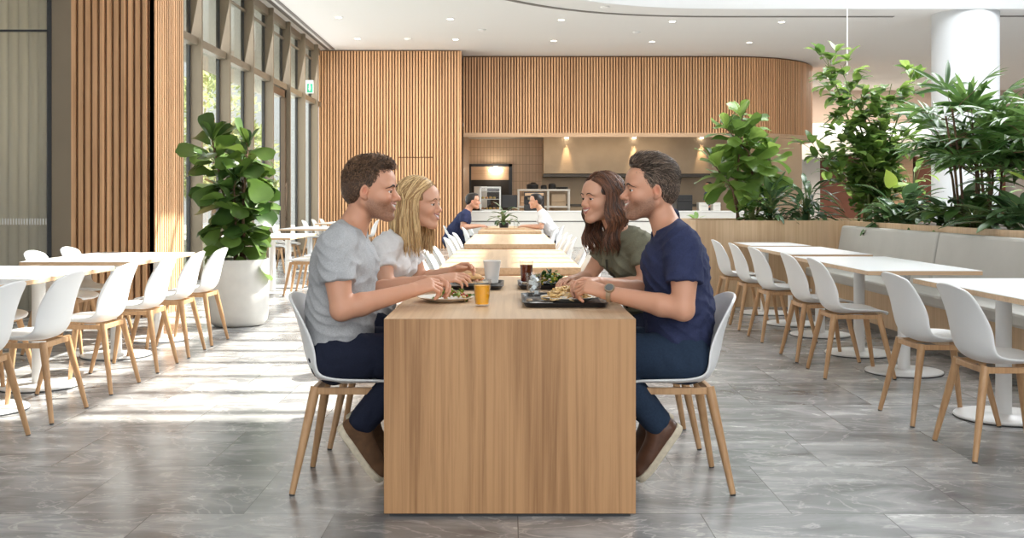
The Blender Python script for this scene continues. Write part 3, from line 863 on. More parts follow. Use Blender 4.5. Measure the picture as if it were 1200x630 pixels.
# shelf unit with pans on top
su = empty('steel_shelf_unit', (1.0, 30.6, 0)); tag(su, 'steel shelving frame standing behind the counter, pots on its top shelf', 'shelf')
for x in (-0.75, 0.10, 0.7):
    for y in (-0.25, 0.25): MB().box((x - .025, y - .025, 0), (x + .025, y + .025, 1.5)).build('upright', M['counter'], su)
for z in (1.50, 1.02, 0.5): MB().box((-0.78, -0.28, z), (0.73, 0.28, z + 0.05)).build('shelf', M['counter'], su)
for (x, r, h) in ((-0.35, 0.17, 0.16), (-0.32, 0.1, 0.2), (-0.02, 0.09, 0.12), (0.22, 0.11, 0.17), (0.50, 0.18, 0.07)):
    p = MB().lathe([(0, 0), (r * 0.92, 0), (r, 0.02), (r, h * 0.8), (r * 0.6, h), (0, h)], (0, 0, 0), 20).build('cooking_pot', M['black'], None, smooth='auto')
    p.location = (1.0 + x, 30.6 + (0.14 if r == 0.1 else -0.10), 1.551)
    tag(p, 'black %s on the top shelf behind the counter' % {0.17: 'wide round pot', 0.1: 'tall pot behind the round one', 0.09: 'small pot in the middle', 0.11: 'pot right of the small one', 0.18: 'flat pan at the right end'}[r], 'pot', 'pots on the steel shelf unit')
for (x, z, w2, h2, m_) in ((-0.45, 1.07, 0.5, 0.28, 'lintel'), (-0.45, 0.55, 0.55, 0.36, 'black'), (0.4, 1.07, 0.42, 0.34, 'steel'), (0.4, 0.55, 0.42, 0.3, 'steel_dark')):
    b_ = MB().box((-w2 / 2, -0.2, 0), (w2 / 2, 0.2, h2)).box((-w2 / 2 + .02, -0.22, h2 * .3), (w2 / 2 - .02, -0.2, h2 * .45)).build('storage_bin', M[m_], None, bevel=0.01)
    b_.location = (1.0 + x, 30.6, z + 0.001); tag(b_, {'lintel': 'tan storage bin on the upper left shelf of the steel unit', 'black': 'black storage bin on the lower left shelf of the steel unit', 'steel': 'steel bin on the upper right shelf of the steel unit', 'steel_dark': 'dark steel bin on the lower right shelf of the steel unit'}[m_], 'bin')
# cook line at the back wall
cl = empty('cook_line', (3.9, 31.9, 0)); tag(cl, 'low steel cook line under the hood at the back of the kitchen', 'kitchen range')
MB().box((-2.6, -0.3, 0.0), (2.4, 0.5, 1.05)).build('body', M['steel'], cl, bevel=0.01)
MB().box((-2.6, -0.34, 1.05), (2.4, 0.5, 1.12)).build('worktop', M['steel_dark'], cl)
for k in range(6): MB().box((-2.5 + 0.8 * k, -0.32, 0.2), (-1.8 + 0.8 * k, -0.30, 0.9)).build('door', M['steel_dark'], cl)
for k, (x, h, m_, w3) in enumerate(((4.3, 0.3, 'steel_dark', 0.5), (5.0, 0.42, 'black', 0.4), (5.5, 0.22, 'counter', 0.25), (5.85, 0.22, 'counter', 0.2))):
    b_ = MB().box((-w3/2, -0.2, 0), (w3/2, 0.2, h)).box((-w3/2 + .03, -0.23, h * .6), (w3/2 - .03, -0.2, h * .68)).build('countertop_appliance', M[m_], None, bevel=0.012)
    b_.location = (x, 28.35, 0.951) if x < 4.9 else (x - 0.35, 28.3, 0.951)
    tag(b_, ['low dark steel appliance on the counter behind the navy T-shirt man', 'tall black appliance on the counter left of the fig leaves', 'pale box appliance on the counter, left of a pair', 'small pale box appliance on the counter, right of a pair'][k], 'appliance')

# --- right background: column, shop fronts, canopy
o = struct(MB().lathe([(0.65, 0), (0.65, CZ)], (9.36, 21.75, 0), 64), 'trim_round_column', M['column'], smooth='auto')
sh = plain('shop_brown', (0.16, 0.06, 0.035), 0.6)
sf = empty('shop_front', (10.5, 36.6, 0)); tag(sf, 'distant shop front of brown and white panels behind the right-hand plants', 'shop front')
for (x0, x1, m_) in ((-1.2, 0.2, M['counter']), (0.2, 1.9, sh), (2.6, 3.4, M['lintel']), (3.5, 4.6, sh), (5.6, 6.6, sh), (7.5, 9.2, plain('shop_orange', (0.30, 0.10, 0.04), 0.6))):
    MB().box((x0, -0.1, 0), (x1, 0.25, 2.75)).build('panel', m_, sf)
MB().box((-1.9, -1.2, 2.75), (3.4, 0.25, 2.9), rot=(0, -0.10, 0)).build('canopy', M['counter'], sf)
MB().box((-1.9, -0.12, 0), (-1.2, 0.2, 2.6)).build('display_window', plain('shop_glow', (0.8, 0.8, 0.5), 0.5, emit=(1, 1, 0.65), es=0.7), sf)

# --- ceiling fittings
k = 0
dl0 = None
for (px, py) in [(397,20),(528,22),(658,23),(788,25),(916,25.5),(419,45),(534,46),(649,47.5),(764,48.5),(878,49.5),(972,91),(990,101),(1014,92)]:
    Y = (CZ - 1.194) * FPX / (236 - py); X = (px - 597.5) * Y / FPX
    row = 'nearer row' if py < 30 else ('farther row' if py < 60 else 'group beyond the slatted bulkhead')
    lab = 'small round ceiling downlight, %s, %s from the windows' % (row, ['first', 'second', 'third', 'fourth', 'fifth'][k % 5])
    if dl0 is None:
        dl0 = empty('ceiling_downlight', (X, Y, CZ))
        MB().lathe([(0.06, -0.001), (0.085, -0.001), (0.085, -0.012), (0.06, -0.008)], (0, 0, 0), 24).build('trim_ring', M['white'], dl0)
        MB().lathe([(0.0, -0.004), (0.061, -0.004), (0.061, -0.009), (0, -0.009)], (0, 0, 0), 24).build('lens', M['lamp'], dl0)
        tag(dl0, lab, 'downlight', 'ceiling downlights')
    else:
        copy_thing(dl0, (X, Y, CZ), 0, lab, 'ceiling downlights')
    k += 1
for (px, py, lab) in ((565, 34.5, 'small smoke detector on the ceiling between the downlight rows'), (709, 7.5, 'small sensor on the ceiling beside the atrium edge'), (478, 45, 'tiny sensor on the ceiling above the slatted wall'), (746, 37, 'flat detector on the ceiling in front of the bulkhead')):
    Y = (CZ - 1.194) * FPX / (236 - py); X = (px - 597.5) * Y / FPX
    o = MB().lathe([(0.0, -0.002), (0.09, -0.002), (0.09, -0.02), (0.05, -0.045), (0.0, -0.045)], (0, 0, 0), 20).build('smoke_detector', M['ceil'], None, smooth='auto')
    o.location = (X, Y, CZ); tag(o, lab, 'detector', 'ceiling detectors')
# green exit sign hung from the transom
ex = empty('exit_sign', (-4.66, 24.5, 3.86)); tag(ex, 'small green and white exit sign with a running figure on the window transom', 'sign')
gm = plain('exit_green', (0.05, 0.45, 0.25), 0.4, emit=(0.1, 0.75, 0.45), es=0.25); wm = plain('exit_white', (0.9, 0.95, 0.92), 0.4, emit=(0.9, 1, 0.95), es=0.3)
MB().box((-0.07, -0.02, -0.16), (0.11, 0.02, 0.14)).build('sign_body', wm, ex, bevel=0.004)
MB().box((-0.03, -0.026, -0.145), (0.10, -0.021, 0.06)).build('sign_face', gm, ex)
MB().lathe([(0, 0), (0.014, 0.001), (0.014, 0.024), (0, 0.025)], (0.03, -0.03, 0.02), 10).box((0.02, -0.031, -0.05), (0.045, -0.027, 0.01)).box((0.03, -0.031, -0.11), (0.045, -0.027, -0.04), rot=(0, 0.4, 0)).box((0.012, -0.031, -0.11), (0.027, -0.027, -0.04), rot=(0, -0.5, 0)).box((0.0, -0.031, -0.015), (0.06, -0.027, -0.003), rot=(0, 0.4, 0)).build('running_figure', wm, ex)
MB().box((-0.01, -0.008, 0.14), (0.01, 0.008, 0.2)).box((-0.14, -0.01, 0.13), (-0.07, 0.01, 0.15)).build('bracket', M['fin'], ex)
# thin rod (suspension wire) by the tall plant
o = MB().tube([(5.1, 16.0, 3.1), (5.1, 16.0, CZ)], 0.008, n=6).build('hanging_wire', M['paper'], None); tag(o, 'thin pale wire hanging from the ceiling above the tall plant', 'wire')
# ================================================================== plants
def leaf(mb, base, d, up, L, W, prof='ov', bend=0.3, fold=0.15, n=7, wav=0.0, rnd=random):
    d = np.array(d, float); d /= np.linalg.norm(d)
    up = np.array(up, float); s = np.cross(d, up); ns = np.linalg.norm(s)
    if ns < 1e-3: s = np.cross(d, [1, 0, 0.1]); ns = np.linalg.norm(s)
    s /= ns; u = np.cross(s, d)
    rows = []
    ph = rnd.uniform(0, 6)
    p = np.array(base, float); ang = 0.0
    for i in range(n + 1):
        t = i / n
        if prof == 'fig':   w_ = W * 0.5 * (0.34 + 0.80 * t - 0.1 * math.sin(t * 6.3)) * math.sqrt(max(0, 1 - t ** 5)) * min(1, t * 8 + 0.15)
        elif prof == 'lance': w_ = W * 0.5 * math.sin(math.pi * min(1, t * 0.97 + 0.03)) ** 0.8
        elif prof == 'heart': w_ = W * 0.5 * (math.sin(math.pi * (t * 0.9 + 0.1) ** 0.7)) ** 0.9
        else: w_ = W * 0.5 * math.sin(math.pi * (t * 0.96 + 0.03)) ** 0.65
        w_ = max(w_, 0.001)
        dd = d * math.cos(ang) - u * math.sin(ang); uu = u * math.cos(ang) + d * math.sin(ang)
        row = []
        for v in (-1, -0.5, 0, 0.5, 1):
            row.append(p + s * w_ * v * math.cos(fold) + uu * (w_ * abs(v) * math.sin(fold) + wav * L * math.sin(ph + t * 9 + v * 1.5) * abs(v)))
        rows.append(row)
        p = p + dd * (L / n); ang += bend / n
    mb.grid(np.array(rows))

def sph(az, el): return np.array([math.cos(az) * math.cos(el), math.sin(az) * math.cos(el), math.sin(el)])

def fig_tree(name, loc, stems, n_leaf, Lr, mleaf, label, z0=0.0, seed=1, parent_pot=None, group=None, el_r=(0.1, 1.2)):
    rnd = random.Random(seed)
    root = empty(name, loc); tag(root, label, 'plant', group)
    ms = MB(); ml = MB()
    for (pts, zlow) in stems:
        pts = np.array(pts, float)
        ms.tube(pts, np.linspace(0.017, 0.007, len(pts)), n=8)
        cum = np.linspace(0, 1, len(pts))
        az = rnd.uniform(0, 6)
        nl = n_leaf
        for k in range(nl):
            t = zlow + (1 - zlow) * (k / (nl - 1)) ** 0.9
            p = np.array([np.interp(t, cum, pts[:, c]) for c in range(3)])
            az += 2.4 + rnd.uniform(-0.3, 0.3)
            top = max(0, (t - 0.75) / 0.25)
            el = rnd.uniform(-0.65, 0.95) + 0.55 * top
            L = rnd.uniform(*Lr) * (0.78 + 0.22 * (1 - top))
            d = sph(az, el)
            st = p + d * 0.05
            ms.tube([p, st], 0.004, n=5)
            leaf(ml, st, d, (rnd.uniform(-.6, .6), rnd.uniform(-.9, .3), 1), L, L * rnd.uniform(0.68, 0.84), 'fig', rnd.uniform(0.1, 1.1), rnd.uniform(0.02, 0.28), 8, 0.014, rnd)
        p = pts[-1]
        for k in range(3):
            d = sph(az + 2.1 * k, 1.15); leaf(ml, p, d, (0, 0, 1), Lr[0] * 0.85, Lr[0] * 0.5, 'fig', 0.25, 0.25, 7, 0.01, rnd)
    ms.build('stem', M['bark'], root, smooth=True)
    ml.build('foliage', mleaf, root, smooth=True)
    return root

M['fig'] = leafmat('fig_leaf', (0.028, 0.072, 0.015), (0.105, 0.19, 0.038), 0.16, 0.30)
M['fig2'] = leafmat('fig_leaf_bright', (0.075, 0.16, 0.035), (0.20, 0.33, 0.075), 0.3, 0.3)
M['phil'] = leafmat('philodendron_leaf', (0.06, 0.14, 0.035), (0.20, 0.33, 0.08), 0.35, 0.3)
M['palm'] = leafmat('palm_leaf', (0.045, 0.12, 0.035), (0.13, 0.25, 0.07), 0.25, 0.3)
M['low'] = leafmat('low_leaf', (0.04, 0.095, 0.04), (0.11, 0.20, 0.08), 0.15, 0.25)
M['lime'] = leafmat('lime_leaf', (0.20, 0.34, 0.05), (0.36, 0.50, 0.10), 0.35, 0.35)

# round pot with fiddle-leaf fig
pot = empty('round_planter', (-2.63, 10.25, 0)); tag(pot, 'big round pale concrete planter pot holding the fiddle-leaf fig', 'planter pot')
MB().lathe([(0, 0.0), (0.20, 0.0), (0.245, 0.012), (0.275, 0.05), (0.288, 0.12), (0.292, 0.40), (0.290, 0.64), (0.276, 0.64), (0.272, 0.58), (0, 0.58)], (0, 0, 0), 64).build('pot', M['pot'], pot, smooth='auto')
MB().lathe([(0, 0.585), (0.268, 0.585), (0.2, 0.600), (0, 0.605)], (0, 0, 0), 32).build('soil', M['soil'], pot)
fig_tree('fiddle_leaf_fig', (-2.63, 10.25, 0.60),
         [([(0.0, 0, 0), (-0.12, 0.02, 0.5), (-0.20, 0.0, 0.95), (-0.26, 0.02, 1.18)], 0.06),
          ([(0.05, 0.03, 0), (0.05, -0.02, 0.5), (0.07, 0.0, 0.9), (0.09, 0.02, 1.12)], 0.06),
          ([(-0.02, -0.05, 0), (0.0, -0.1, 0.35), (-0.02, -0.08, 0.75)], 0.1),
          ([(0.0, 0.08, 0), (0.02, 0.12, 0.5), (0.0, 0.12, 1.0)], 0.1)],
         36, (0.26, 0.36), M['fig'], 'tall fiddle-leaf fig with big dark leaves growing in the round pot by the windows', seed=4)

# right fig in planter
fig_tree('fiddle_leaf_fig', (2.72, 12.55, 0.93),
         [([(-0.02, 0, 0), (-0.03, 0, 0.5), (0.02, 0.0, 1.0), (0.04, 0, 1.28)], 0.28),
          ([(0.12, 0.05, 0), (0.18, 0, 0.45), (0.10, -0.05, 0.85), (-0.16, -0.05, 1.12)], 0.4),
          ([(0.2, 0.0, 0), (0.26, 0.05, 0.4), (0.38, 0.05, 0.85)], 0.45),
          ([(0.0, -0.05, 0), (-0.1, -0.1, 0.4), (-0.32, -0.05, 0.72)], 0.5),
          ([(0.1, 0.1, 0), (0.1, 0.15, 0.5), (0.12, 0.1, 1.05)], 0.4)],
         28, (0.26, 0.34), M['fig2'], 'bright green fiddle-leaf fig at the left end of the wooden planter', seed=9)

def fan_palm(loc, H, label, seed, spread=0.9, nst=9, parent=None):
    rnd = random.Random(seed); root = empty('lady_palm', loc); tag(root, label, 'plant')
    ms = MB(); ml = MB()
    for s in range(nst):
        a = rnd.uniform(0, 6.28); r = rnd.uniform(0.02, 0.30) * spread
        h = H * rnd.uniform(0.55, 1.0)
        b = np.array([r * math.cos(a), r * math.sin(a), 0]); tp = b * 1.7 + (0, 0, h * 0.62)
        tp = np.array([b[0] * 1.7, b[1] * 1.7, h * 0.72])
        ms.tube([b, (b + tp) / 2 + (0.02, 0, 0), tp], [0.014, 0.012, 0.009], n=7)
        for f in range(9):
            az = f * 2.4 + rnd.uniform(-0.4, 0.4); el = rnd.uniform(-0.2, 1.1)
            zz = rnd.uniform(0.55, 1.0)
            st = b + (tp - b) * zz
            pet = rnd.uniform(0.22, 0.42) * spread
            d = sph(az, el); e = st + d * pet
            ms.tube([st, (st + e) / 2 + (0, 0, 0.02), e], 0.0035, n=4)
            nb = rnd.randint(8, 11); sd = np.cross(d, [0, 0, 1]); sd /= np.linalg.norm(sd) + 1e-6
            upv = np.cross(sd, d)
            for q in range(nb):
                th = (q / (nb - 1) - 0.5) * 3.3
                dd = d * math.cos(th) + sd * math.sin(th) + upv * 0.1
                leaf(ml, e, dd, upv, rnd.uniform(0.30, 0.44) * (0.8 + 0.2 * math.cos(th)), 0.05, 'lance', rnd.uniform(0.3, 1.0), 0.25, 5, 0, rnd)
    ms.build('stem', M['bark'], root, smooth=True); ml.build('foliage', M['palm'], root, smooth=True)
    return root

def broad_bush(name, loc, H, R, nleaf, L, W, mat_, label, seed, prof='ov', el=(0.1, 1.3), bend=(0.4, 1.2), group=None, stalks=True, cat='plant'):
    rnd = random.Random(seed); root = empty(name, loc); tag(root, label, cat, group)
    ms = MB(); ml = MB()
    for k in range(nleaf):
        az = k * 2.4 + rnd.uniform(-0.4, 0.4); e_ = rnd.uniform(*el)
        d = sph(az, e_)
        hz = rnd.uniform(0.12, 1.0) * H * (0.4 + 0.6 * math.sin(max(0.05, e_)))
        tip = np.array([d[0] * R * rnd.uniform(0.3, 1), d[1] * R * rnd.uniform(0.3, 1), hz])
        if stalks: ms.tube([(d[0] * 0.02, d[1] * 0.02, 0), (tip[0] * 0.4, tip[1] * 0.4, hz * 0.75), tuple(tip)], [0.006, 0.005, 0.003], n=5)
        ld = np.array([d[0], d[1], rnd.uniform(-0.1, 0.7)])
        leaf(ml, tip, ld, (0, 0, 1), L * rnd.uniform(0.75, 1.15), W * rnd.uniform(0.8, 1.15), prof, rnd.uniform(*bend), rnd.uniform(0.05, 0.35), 7, 0.01, rnd)
    if stalks: ms.build('stem', M['stemgreen'], root, smooth=True)
    ml.build('foliage', mat_, root, smooth=True)
    return root

def branching(name, loc, tips, nper, L, W, mat_, label, seed, prof='ov', trunk_r=0.018, rad=0.24):
    """upright multi-stem shrub: stems to the given tips, whorls of leaves on the upper part"""
    rnd = random.Random(seed); root = empty(name, loc); tag(root, label, 'plant')
    ms = MB(); ml = MB()
    for (tx, ty, tz, tl) in tips:
        b = np.array([rnd.uniform(-0.15, 0.15), rnd.uniform(-0.15, 0.15), 0]); tp = np.array([tx, ty, tz])
        mid = b * 0.6 + tp * 0.4; mid[2] = tz * 0.55; pts = np.array([b, b * 0.85 + (0, 0, tz * 0.25), mid, tp])
        ms.tube(pts, [trunk_r, trunk_r * 0.85, trunk_r * 0.6, 0.005], n=7)
        cum = np.linspace(0, 1, 4)
        for k in range(nper):
            t = tl + (1 - tl) * k / nper
            p = np.array([np.interp(t, cum, pts[:, c]) for c in range(3)])
            az = rnd.uniform(0, 6.28); e_ = rnd.uniform(-0.1, 1.0)
            d = sph(az, e_); q = p + d * rnd.uniform(0.06, rad)
            ms.tube([p, q], 0.003, n=4)
            for j in range(4):
                d2 = d + np.array([rnd.uniform(-1, 1), rnd.uniform(-1, 1), rnd.uniform(-0.5, 0.8)]) * 0.9
                leaf(ml, q, d2, (0, 0, 1), L * rnd.uniform(0.6, 1.15), W * rnd.uniform(0.8, 1.1), prof, rnd.uniform(0.3, 1.1), rnd.uniform(0.05, 0.4), 5, 0.02, rnd)
    ms.build('stem', M['stemgreen'], root, smooth=True); ml.build('foliage', mat_, root, smooth=True)
    return root

SZ = 0.93
# tall bright shrub behind the corner
branching('schefflera', (4.15, 12.2, SZ), [(-0.50, 0, 1.92, 0.62), (-0.30, 0.1, 1.85, 0.6), (0.25, 0, 1.62, 0.5), (0.55, 0.1, 1.80, 0.55), (-0.35, -0.1, 1.1, 0.5), (-0.62, 0, 0.85, 0.5), (0.1, -0.1, 1.25, 0.45), (0.45, -0.1, 1.1, 0.45), (0.0, 0.1, 0.7, 0.3), (0.3, 0.1, 0.8, 0.3), (-0.1, 0.0, 1.5, 0.4), (0.15, 0.0, 0.95, 0.35)],
          24, 0.19, 0.11, M['phil'], 'tall airy green shrub, the tallest plant in the planter, bright at the top', 5, rad=0.22)
fan_palm((4.35, 9.75, SZ), 1.62, 'lady palm with fans of narrow dark leaves in front of the white column', 7, 1.0, 10)
fan_palm((4.75, 9.0, SZ), 1.35, 'second lady palm with narrow leaves, at the right edge of the photo', 17, 0.9, 7)
broad_bush('dracaena', (3.05, 12.4, SZ), 0.46, 0.20, 60, 0.34, 0.07, M['low'], 'dark strappy-leaved plant between the fig and the tall shrub', 21, 'lance', (0.2, 1.3))
broad_bush('dracaena', (3.5, 12.5, SZ), 0.52, 0.22, 70, 0.38, 0.075, M['low'], 'second strappy-leaved plant at the foot of the tall shrub', 22, 'lance', (0.2, 1.3))
broad_bush('leafy_shrub', (2.82, 12.3, SZ), 0.4, 0.16, 30, 0.16, 0.08, M['fig2'], 'small bright leafy plant at the foot of the right-hand fig', 28)
broad_bush('philodendron', (4.05, 10.9, SZ), 0.36, 0.30, 60, 0.32, 0.13, M['low'], 'low plant with dark blue-green leaves above the far end of the bench', 23)
broad_bush('philodendron', (4.20, 10.1, SZ), 0.36, 0.30, 50, 0.32, 0.13, M['low'], 'low dark green plant under the lady palm', 24)
broad_bush('philodendron', (4.10, 9.35, SZ), 0.34, 0.28, 50, 0.30, 0.12, M['fig'], 'low dense green plant above the middle of the bench', 25)
broad_bush('peace_lily', (4.10, 8.35, SZ), 0.32, 0.26, 44, 0.40, 0.15, M['low'], 'broad-leaved plant at right edge whose leaves droop over the planter rim', 26, 'ov', (0.0, 1.0), (0.2, 0.8))
broad_bush('philodendron', (4.4, 7.6, SZ), 0.35, 0.25, 20, 0.34, 0.12, M['fig'], 'broad-leaved plant near the right frame edge behind the bench', 29)
# lime leaves
q = MB(); leaf(q, (0, 0, 0), (-0.8, -0.1, 0.42), (0, -0.6, 1), 0.26, 0.085, 'lance', 0.15, 0.1, 8); leaf(q, (0.05, 0, -0.02), (0.5, -0.2, 0.4), (0, 0, 1), 0.22, 0.08, 'lance', 0.5, 0.2, 8); leaf(q, (0.0, 0, -0.02), (-0.2, -0.4, 0.5), (0, 0, 1), 0.2, 0.08, 'lance', 0.9, 0.2, 8)
li = empty('lime_leaf_plant', (4.22, 8.5, SZ)); tag(li, 'plant with a single yellow-green pointed leaf standing up at the right edge', 'plant')
o = q.build('foliage', M['lime'], li, smooth=True); o.location = (0, 0, 0.40)
MB().tube([(0, 0, 0), (0.02, 0, 0.2), (0, 0, 0.40)], 0.006, n=6).build('stem', M['stemgreen'], li)
q = MB(); leaf(q, (0, 0, 0), (-0.3, -0.2, 0.8), (0, -1, 0.2), 0.2, 0.15, 'heart', 0.4, 0.1, 8); leaf(q, (0, 0, 0), (0.5, -0.2, 0.2), (0, -0.5, 1), 0.18, 0.12, 'heart', 0.6, 0.1, 8)
li = empty('lime_leaf_plant', (4.05, 11.2, SZ)); tag(li, 'plant with a round lime leaf above the far corner of the bench', 'plant')
o = q.build('foliage', M['lime'], li, smooth=True); o.location = (0, 0, 0.42)
MB().tube([(0, 0, 0), (0.02, 0, 0.2), (0, 0, 0.42)], 0.005, n=6).build('stem', M['stemgreen'], li)
# rear filler row in the planter, behind
for k, (x, y, h) in enumerate(((4.8, 12.6, 0.8), (5.3, 11.8, 0.7), (5.4, 10.4, 0.7), (5.3, 9.0, 0.7))):
    broad_bush('leafy_shrub', (x, y, SZ), h, 0.3, 46, 0.2, 0.085, M['phil'], ['leafy shrub at the back of the planter behind the tall shrub', 'leafy shrub at the back of the planter left of the white column', 'leafy shrub behind the first lady palm', 'leafy shrub behind the second lady palm, partly hidden'][k], 40 + k)
# plants behind the planter near the counter (seen between navy man and fig)
pb = empty('small_planter', (2.95, 15.4, 0)); tag(pb, 'white trough planter behind the navy T-shirt man, with variegated leaves', 'planter')
MB().box((-0.42, -0.18, 0), (0.42, 0.18, 0.72)).build('trough', M['counter'], pb, bevel=0.01)
MB().box((-0.39, -0.15, 0.72), (0.39, 0.15, 0.73)).build('soil', M['soil'], pb)
broad_bush('variegated_plant', (2.72, 15.4, 0.73), 0.26, 0.14, 26, 0.17, 0.08, M['fig2'], 'bushy plant in the white trough behind the navy T-shirt man', 31)
broad_bush('variegated_plant', (3.12, 15.4, 0.73), 0.24, 0.14, 26, 0.16, 0.07, M['lime'], 'pale-leaved bushy plant in the white trough, right of its neighbour', 32)
# small potted plant on the far table
pp = empty('table_pot', (-0.10, 17.6, 0.75)); tag(pp, 'dark plant pot on the farthest table between the two distant diners', 'plant pot')
MB().lathe([(0, 0), (0.07, 0), (0.085, 0.09), (0.075, 0.09), (0.07, 0.075), (0, 0.075)], (0, 0, 0), 20).build('pot', M['black'], pp, smooth='auto')
broad_bush('potted_plant', (-0.10, 17.6, 0.825), 0.26, 0.15, 22, 0.20, 0.08, M['low'], 'small leafy plant in the pot on the farthest table', 33)

# --- outside the windows: paving, hedge, trees
def tree(x, y, h, r, seed, label, name='garden_tree'):
    rnd = random.Random(seed); root = empty(name, (x, y, -0.12)); tag(root, label, 'tree', 'trees outside the windows')
    MB().tube([(0, 0, 0), (0.05, 0, h * 0.3), (0, 0.05, h * 0.7)], [0.14, 0.11, 0.05], n=8).build('trunk', M['bark'], root, smooth=True)
    ml = MB()
    for k in range(900):
        d = sph(rnd.uniform(0, 6.28), rnd.uniform(-1.2, 1.5)); p = np.array([d[0] * r, d[1] * r, h * 0.62 + d[2] * h * 0.36]) * 1.0
        p[:2] *= rnd.uniform(0.5, 1); 
        leaf(ml, p, d + np.array([rnd.uniform(-1, 1), rnd.uniform(-1, 1), rnd.uniform(-1, 1)]), (0, 0, 1), rnd.uniform(0.25, 0.5), 0.22, 'ov', 0.4, 0.2, 2, 0, rnd)
    ml.build('foliage', leafmat('garden_leaf_%d' % seed, (0.16, 0.22, 0.08), (0.42, 0.48, 0.24), 0.4, 0.6), root)
for k, (x, y, h, r) in enumerate(((-12, 36, 5.2, 1.6), (-14, 50, 7.5, 2.4), (-11, 44, 4.5, 1.5), (-17, 58, 8, 2.6), (-10.5, 30, 3.2, 1.2))):
    tree(x, y, h, r, 60 + k, ['pale green tree outside the windows, nearest the pier', 'big pale tree outside, second bay', 'small tree outside by the terrace', 'tall far tree outside the windows', 'low bushy tree just outside the glass'][k])
# ================================================================== things on the tables
TZ = 0.7505
def tumbler(name, loc, h, r0, r1, liquid, lcol, lh, label, ice=False):
    root = empty(name, loc); tag(root, label, 'glass')
    t = 0.0022
    MB().lathe([(0, 0.0), (r0, 0.0), (r1, h), (r1 - t, h), (r0 - t, 0.008), (0, 0.008)], (0, 0, 0), 32).build('glass', M['glassware'], root, smooth='auto')
    if liquid:
        r_at = lambda z: r0 + (r1 - r0) * z / h - t - 0.0006
        MB().lathe([(0, 0.0086), (r_at(0.0086), 0.0086), (r_at(lh), lh), (0, lh)], (0, 0, 0), 32).build(liquid, lcol, root, smooth='auto')
    if ice:
        mb = MB(); rn = random.Random(2)
        for k in range(7):
            a = k * 2.4; rr = r0 * 0.45
            mb.box((rr*math.cos(a)-.009, rr*math.sin(a)-.009, 0.012+0.011*k-0.0), (rr*math.cos(a)+.009, rr*math.sin(a)+.009, 0.028+0.011*k), rot=(k, k*2, k*3))
        mb.build('ice', plain('ice', (0.75, 0.80, 0.82), 0.1, noise=0.2, nscale=90), root)
    return root
juice = plain('orange_juice', (1.0, 0.44, 0.0), 0.35, emit=None, noise=0.05, nscale=90, spec=0.5)
tumbler('juice_glass', (-0.118, 4.50, TZ), 0.112, 0.030, 0.039, 'orange_juice', juice, 0.088, 'clear tumbler of orange juice on the near edge of the table, left of centre')
tea = plain('iced_tea', (0.16, 0.025, 0.012), 0.15)
tumbler('iced_tea_glass', (0.088, 5.62, TZ + 0.013), 0.115, 0.030, 0.038, 'iced_tea', tea, 0.095, 'glass of dark red iced tea standing on the far black tray')
tumbler('water_glass', (0.108, 4.80, TZ + 0.013), 0.108, 0.028, 0.038, None, None, 0, 'clear glass with ice on the near black tray', ice=True)
# paper cup
root = empty('paper_cup', (-0.095, 5.62, TZ + 0.013)); tag(root, 'plain white paper cup standing on the black tray before the blonde woman', 'cup')
MB().lathe([(0, 0), (0.033, 0), (0.046, 0.112), (0.048, 0.115), (0.046, 0.118), (0.043, 0.115), (0.031, 0.004), (0, 0.004)], (0, 0, 0), 32).build('cup', M['paper'], root, smooth='auto')
# trays
def tray(loc, sx_, sy_, label, rz=0):
    root = empty('serving_tray', loc, rz); tag(root, label, 'tray')
    rows = []
    def rr(hx, hy, r, z, n=6):
        pts = []
        for (cx, cy, a0) in ((hx - r, hy - r, 0), (-hx + r, hy - r, PI / 2), (-hx + r, -hy + r, PI), (hx - r, -hy + r, 1.5 * PI)):
            for k in range(n + 1): a = a0 + k / n * PI / 2; pts.append((cx + r * math.cos(a), cy + r * math.sin(a), z))
        pts.append(pts[0]); return pts
    a, b_ = sx_ / 2, sy_ / 2
    P = np.array([rr(0.02, 0.02, 0.01, 0.0), rr(a - 0.012, b_ - 0.012, 0.03, 0.0), rr(a, b_, 0.04, 0.018), rr(a + 0.004, b_ + 0.004, 0.042, 0.0195), rr(a + 0.003, b_ + 0.003, 0.041, 0.021), rr(a - 0.003, b_ - 0.003, 0.038, 0.0195), rr(a - 0.016, b_ - 0.016, 0.03, 0.005), rr(0.02, 0.02, 0.01, 0.005)])
    mb = MB().grid(P)
    mb.add(P[-1][:-1], [tuple(range(P.shape[1] - 1))]); mb.add(P[0][:-1], [tuple(range(P.shape[1] - 1))[::-1]])
    mb.build('tray', M['black'], root, smooth='auto'); return root
tray((0.235, 4.66, TZ + 0.001), 0.36, 0.50, 'near black serving tray in front of the man in navy')
tray((0.205, 5.52, TZ + 0.001), 0.32, 0.42, 'far black serving tray in front of the woman in olive')
tray((-0.185, 5.50, TZ + 0.001), 0.30, 0.42, 'black serving tray in front of the blonde woman')
def plate(loc, r, label, m=None):
    root = empty('plate', loc); tag(root, label, 'plate')
    MB().lathe([(0, 0), (r * 0.6, 0), (r * 0.66, 0.003), (r * 0.95, 0.016), (r, 0.019), (r * 0.995, 0.021), (r * 0.93, 0.0185), (r * 0.66, 0.008), (0, 0.007)], (0, 0, 0), 48).build('plate', m or M['china'], root, smooth='auto')
    return root
plate((-0.285, 4.72, TZ + 0.0005), 0.128, 'cream plate of salad under the hands of the man in grey')
plate((0.262, 4.66, TZ + 0.007), 0.128, 'cream plate piled with pasta on the near black tray', M['china'])
plate((0.215, 5.48, TZ + 0.007), 0.105, 'small plate under the green salad on the far tray', M['black'])
plate((-0.195, 5.50, TZ + 0.007), 0.10, 'plate under the toasted sandwich on the blonde woman\'s tray', M['china'])
